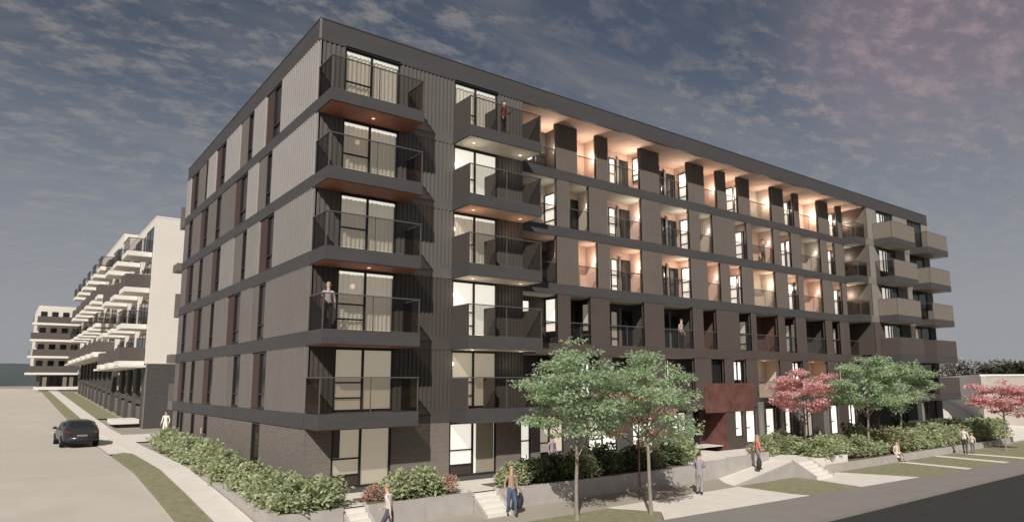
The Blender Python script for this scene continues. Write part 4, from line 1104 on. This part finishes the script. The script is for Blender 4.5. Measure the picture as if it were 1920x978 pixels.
    hb = MB().ball((hd.x, hd.y + .022 * k, hd.z + .035 * k), (.085 * k, .098 * k, .085 * k), 10, 7)
    if longhair: hb.ball((hd.x, hd.y + .07 * k, hd.z - .09 * k), (.075 * k, .05 * k, .16 * k), 8, 6)
    hb.build('hair', M[hair], None, True).parent = o
    for s_ in (-1, 1):
        MB().ball((hd.x + s_ * .030 * k, hd.y - .085 * k, hd.z - .005 * k), .0065 * k, 6, 4).build('eye', M['frame'], None, True).parent = o
        MB().ball((hd.x + s_ * .078 * k, hd.y + .01 * k, hd.z - .012 * k), (.012 * k, .02 * k, .03 * k), 6, 4).build('ear', M['skin'], None, True).parent = o
    MB().ball((hd.x, hd.y - .096 * k, hd.z - .028 * k), (.014 * k, .02 * k, .022 * k), 6, 4).build('nose', M['skin'], None, True).parent = o
    MB().ball((hd.x, hd.y - .088 * k, hd.z - .068 * k), (.02 * k, .008 * k, .005 * k), 6, 4).build('mouth', M['lip'], None, True).parent = o
    if skirt:
        q = MB(); n = 12
        for zz0, zz1, r0, r1 in ((1.0 + dz, .55 + dz * .6, .155, .24),):
            for j in range(n):
                a0, a1 = 2 * math.pi * j / n, 2 * math.pi * (j + 1) / n
                q.quad((math.cos(a0) * r1, math.sin(a0) * r1 - (.18 if sit else 0), zz1), (math.cos(a1) * r1, math.sin(a1) * r1 - (.18 if sit else 0), zz1), (math.cos(a1) * r0, math.sin(a1) * r0 * .8, zz0), (math.cos(a0) * r0, math.sin(a0) * r0 * .8, zz0))
        q.build('skirt', cloth(skirt), None, True).parent = o
    return o
def bag(loc, size, rz, colr, label, cat='bag'):
    o = bpy.data.objects.new('bag', None); col.objects.link(o); o.location = loc; o.rotation_euler = (0, 0, rz); tag(o, label, cat)
    mc = cloth(colr); w_, d_, h_ = size
    b_ = MB().ball((0, 0, h_ * .5), (w_ * .5, d_ * .5, h_ * .5), 10, 8)
    x = b_.build('bag_body', mc, None, True); x.parent = o
    st = MB(); pts = [(math.cos(t) * w_ * .32, 0, h_ * .8 + math.sin(t) * h_ * .42) for t in np.linspace(0, math.pi, 9)]
    st.tube(pts, [.012] * 9, 5); y_ = st.build('strap', mc, None, True); y_.parent = o
    return o
holdR = (((.235, .03, 1.13), (.24, -.05, .90)), ((-.24, .05, 1.12), (-.26, -.06, .88)))
crossed = (((.25, -.06, 1.14), (.05, -.22, 1.16)), ((-.25, -.06, 1.14), (-.06, -.20, 1.10)))
swing = (((.235, .16, 1.15), (.25, .20, .92)), ((-.235, -.08, 1.14), (-.245, -.30, .98)))
pray = (((.23, -.05, 1.14), (.16, -.26, 1.20)), ((-.235, .02, 1.13), (-.25, -.1, .90)))
person((1.05, -4.95, .05), R(215), 'person in a pale pink white top walking at the bottom edge by the wall', (.62, .52, .48), (.10, .10, .13), 'hair_l', h=1.74, stride=.5, arms=swing, lean=.12)
person((6.35, -4.05, .05), R(-10), 'person in a tan brown top and blue jeans in front of the white steps', (.36, .25, .19), (.085, .12, .19), 'hair_l', h=1.78, stride=.30, arms=holdR)
bag((6.72, -4.0, .26), (.40, .2, .62), R(-20), (.045, .045, .06), 'large dark shoulder bag hanging beside the person in jeans')
person((15.55, -5.3, .04), R(120), 'person in a lavender grey jacket and grey trousers on the entrance plaza', (.30, .27, .31), (.30, .28, .28), 'hair_b', h=1.76, stride=.16, arms=crossed, lean=.1)
bag((15.72, -5.14, 1.02), (.34, .22, .5), R(120), (.035, .033, .04), 'black backpack worn by the person in the lavender grey jacket', 'backpack')
person((21.75, -4.05, .47), R(60), 'person in a coral pink top and grey trousers walking up the ramp', (.62, .21, .20), (.22, .22, .24), 'hair_l', h=1.72, stride=.2, longhair=True)
bag((21.45, -4.3, .52), (.42, .26, .62), R(30), (.05, .05, .055), 'dark wheeled bag beside the person in the coral pink top')
person((34.6, -5.02, .40), R(-20), 'person in light clothes sitting on the low planter wall', (.58, .48, .40), (.30, .24, .2), 'hair_b', h=1.66, sit=True, skirt=(.66, .56, .5)).location.z = -.02
person((41.6, -6.2, .05), R(100), 'man in a white shirt and charcoal trousers by the right hand hedge', (.62, .57, .50), (.07, .07, .075), 'hair_b', h=1.80, stride=.3, arms=pray)
person((42.45, -6.35, .05), R(100), 'shorter person in a pale top beside the man in the white shirt', (.60, .56, .47), (.16, .15, .14), 'hair_l', h=1.35, stride=.2)
person((.33, -1.0, ZT[3] + .0), R(-15), 'person in a pale grey shirt on the third floor corner balcony', (.40, .37, .36), (.06, .055, .055), 'hair_l', h=1.72, stride=.06)
person((8.15, -.95, ZT[6]), R(20), 'person in a dark red top on the top floor balcony', (.16, .055, .05), (.07, .05, .05), 'hair_b', h=1.72, stride=.05, arms=pray)
person((31.9, 1.75, ZT[5]), R(0), 'person in grey standing behind a fifth floor loggia rail', (.22, .18, .16), (.12, .09, .08), 'hair_b', h=1.75, stride=.08)
person((22.9, 1.62, ZT[3]), R(10), 'person in a pale pink shirt in a dark third floor loggia', (.42, .31, .29), (.05, .04, .04), 'hair_b', h=1.76, stride=.05)
person((.05, 26.6, sz(26.6) + .06), R(-40), 'standing person in white at the far end of the left hedge', (.75, .70, .64), (.72, .66, .60), 'hair_b', h=1.74, stride=.1)
person((.55, 26.2, sz(26.2) + .02), R(200), 'child in a white top beside the standing person in white', (.72, .66, .58), (.55, .5, .45), 'hair_l', h=1.05, stride=.1)
person((-.15, 15.3, .98), R(-30), 'person in a plum coloured jacket behind the left hedge', (.12, .09, .12), (.06, .05, .07), 'hair_l', h=1.6, stride=.2)
person((11.1, -.6, TZ), R(0), 'person in a pale lilac top by the lit ground floor window behind the nearest tree', (.34, .27, .31), (.12, .1, .1), 'hair_b', h=1.68, stride=.1)

# ------------------------------------------------------------------ car (seen from behind)
def car(loc, rz, label):
    root = empty('car', loc, label, 'car')
    BASE[root.name] = None
    def part(mb, name, m, parent=None, smooth=False):
        o = link(name, mb.mesh(name, m, smooth)); o.parent = parent or root; return o
    # sections along y (rear at -2.25, front +2.25): y, half width, z low, z belt, half width roof, z roof
    sec = [(-2.26, .70, .42, .78, .62, .84), (-2.18, .86, .30, .88, .74, 1.0), (-1.95, .92, .26, .98, .76, 1.16), (-1.45, .94, .24, 1.0, .66, 1.47), (-.9, .95, .24, .99, .64, 1.53), (0, .95, .24, .98, .63, 1.54),
           (.55, .95, .24, .97, .64, 1.45), (1.15, .94, .24, .96, .74, 1.02), (1.75, .92, .25, .88, .74, .92), (2.12, .86, .28, .74, .68, .78), (2.25, .70, .40, .62, .55, .66)]
    b_ = MB(); ring = []
    for y, w_, zl, zb, wr, zr in sec:
        half = [(w_ * .80, zl), (w_ * .97, zl + .10), (w_, (zl + zb) / 2), (w_ * .975, zb), (wr + (w_ - wr) * .42, zb + (zr - zb) * .5), (wr, zr - (zr - zb) * .10), (wr * .75, zr), (wr * .3, zr + .012)]
        pr = [(x, y, z) for x, z in half] + [(-x, y, z) for x, z in reversed(half)]
        ring.append(len(b_.v)); b_.v += pr
    n = 16
    for a, c in zip(ring, ring[1:]):
        for j in range(n):
            b_.f.append((a + j, a + (j + 1) % n, c + (j + 1) % n, c + j))
    b_.f.append(tuple(ring[0] + j for j in range(n))); b_.f.append(tuple(ring[-1] + n - 1 - j for j in range(n)))
    me = b_.mesh('body', M['carpaint'], True); bm = bmesh.new(); bm.from_mesh(me); bmesh.ops.recalc_face_normals(bm, faces=bm.faces); bm.to_mesh(me); bm.free()
    o = link('body', me); o.parent = root; sd = o.modifiers.new('sub', 'SUBSURF'); sd.levels = 1; sd.render_levels = 2
    g = MB()    # rear screen, slightly proud of the body
    g.quad((-.60, -1.99, 1.145), (.60, -1.99, 1.145), (.52, -1.555, 1.43), (-.52, -1.555, 1.43)); part(g, 'rear_window', M['carglass'])
    for s_ in (-1, 1):
        w = MB(); w.quad((s_ * .862, -1.35, 1.06), (s_ * .862, -.35, 1.05), (s_ * .715, -.4, 1.44), (s_ * .74, -1.2, 1.40))
        w.quad((s_ * .862, -.27, 1.05), (s_ * .87, .75, 1.03), (s_ * .74, .4, 1.40), (s_ * .715, -.3, 1.44)); part(w, 'side_window', M['carglass'])
        tl = MB(); tl.box(s_ * .56, s_ * .84, -2.235, -2.10, .80, .96); part(tl, 'tail_light', M['taillight'])
        mr = MB(); mr.ball((s_ * 1.05, .55, 1.04), (.12, .07, .085), 8, 6); mr.box(s_ * .90, s_ * 1.0, .53, .58, .98, 1.02); part(mr, 'wing_mirror', M['carpaint'], None, True)
        for y in (-1.38, 1.38):
            wl = MB(); cy = []
            for q in range(20):
                t = 2 * math.pi * q / 20; cy.append((math.cos(t) * .335, math.sin(t) * .335))
            i0 = len(wl.v)
            for xx in (.70, .955): wl.v += [(s_ * xx, y + a, .335 + c) for a, c in cy]
            for q in range(20): wl.f.append((i0 + q, i0 + (q + 1) % 20, i0 + 20 + (q + 1) % 20, i0 + 20 + q))
            wl.f.append(tuple(range(i0, i0 + 20))); wl.f.append(tuple(range(i0 + 39, i0 + 19, -1)))
            wo2 = part(wl, 'wheel', M['tyre'])
            rm = MB().box(s_ * .956, s_ * .965, y - .05, y + .05, .12, .55); rm.box(s_ * .956, s_ * .9645, y - .21, y + .21, .29, .38); part(rm, 'rim', M['rim'], wo2)
    bp = MB().box(-.84, .84, -2.31, -2.16, .36, .60); part(bp, 'bumper', M['carpaint'], None, True)
    part(MB().box(-.26, .26, -2.325, -2.312, .62, .73), 'number_plate', M['plate'])
    part(MB().box(-.55, .55, -2.30, -2.1, .22, .35), 'diffuser', M['tyre'])
    root.rotation_euler = (0, 0, rz)
    return root
car((-4.95, 25.6, sz(25.6) - .03), R(3), 'charcoal hatchback seen from behind on the pale side street')
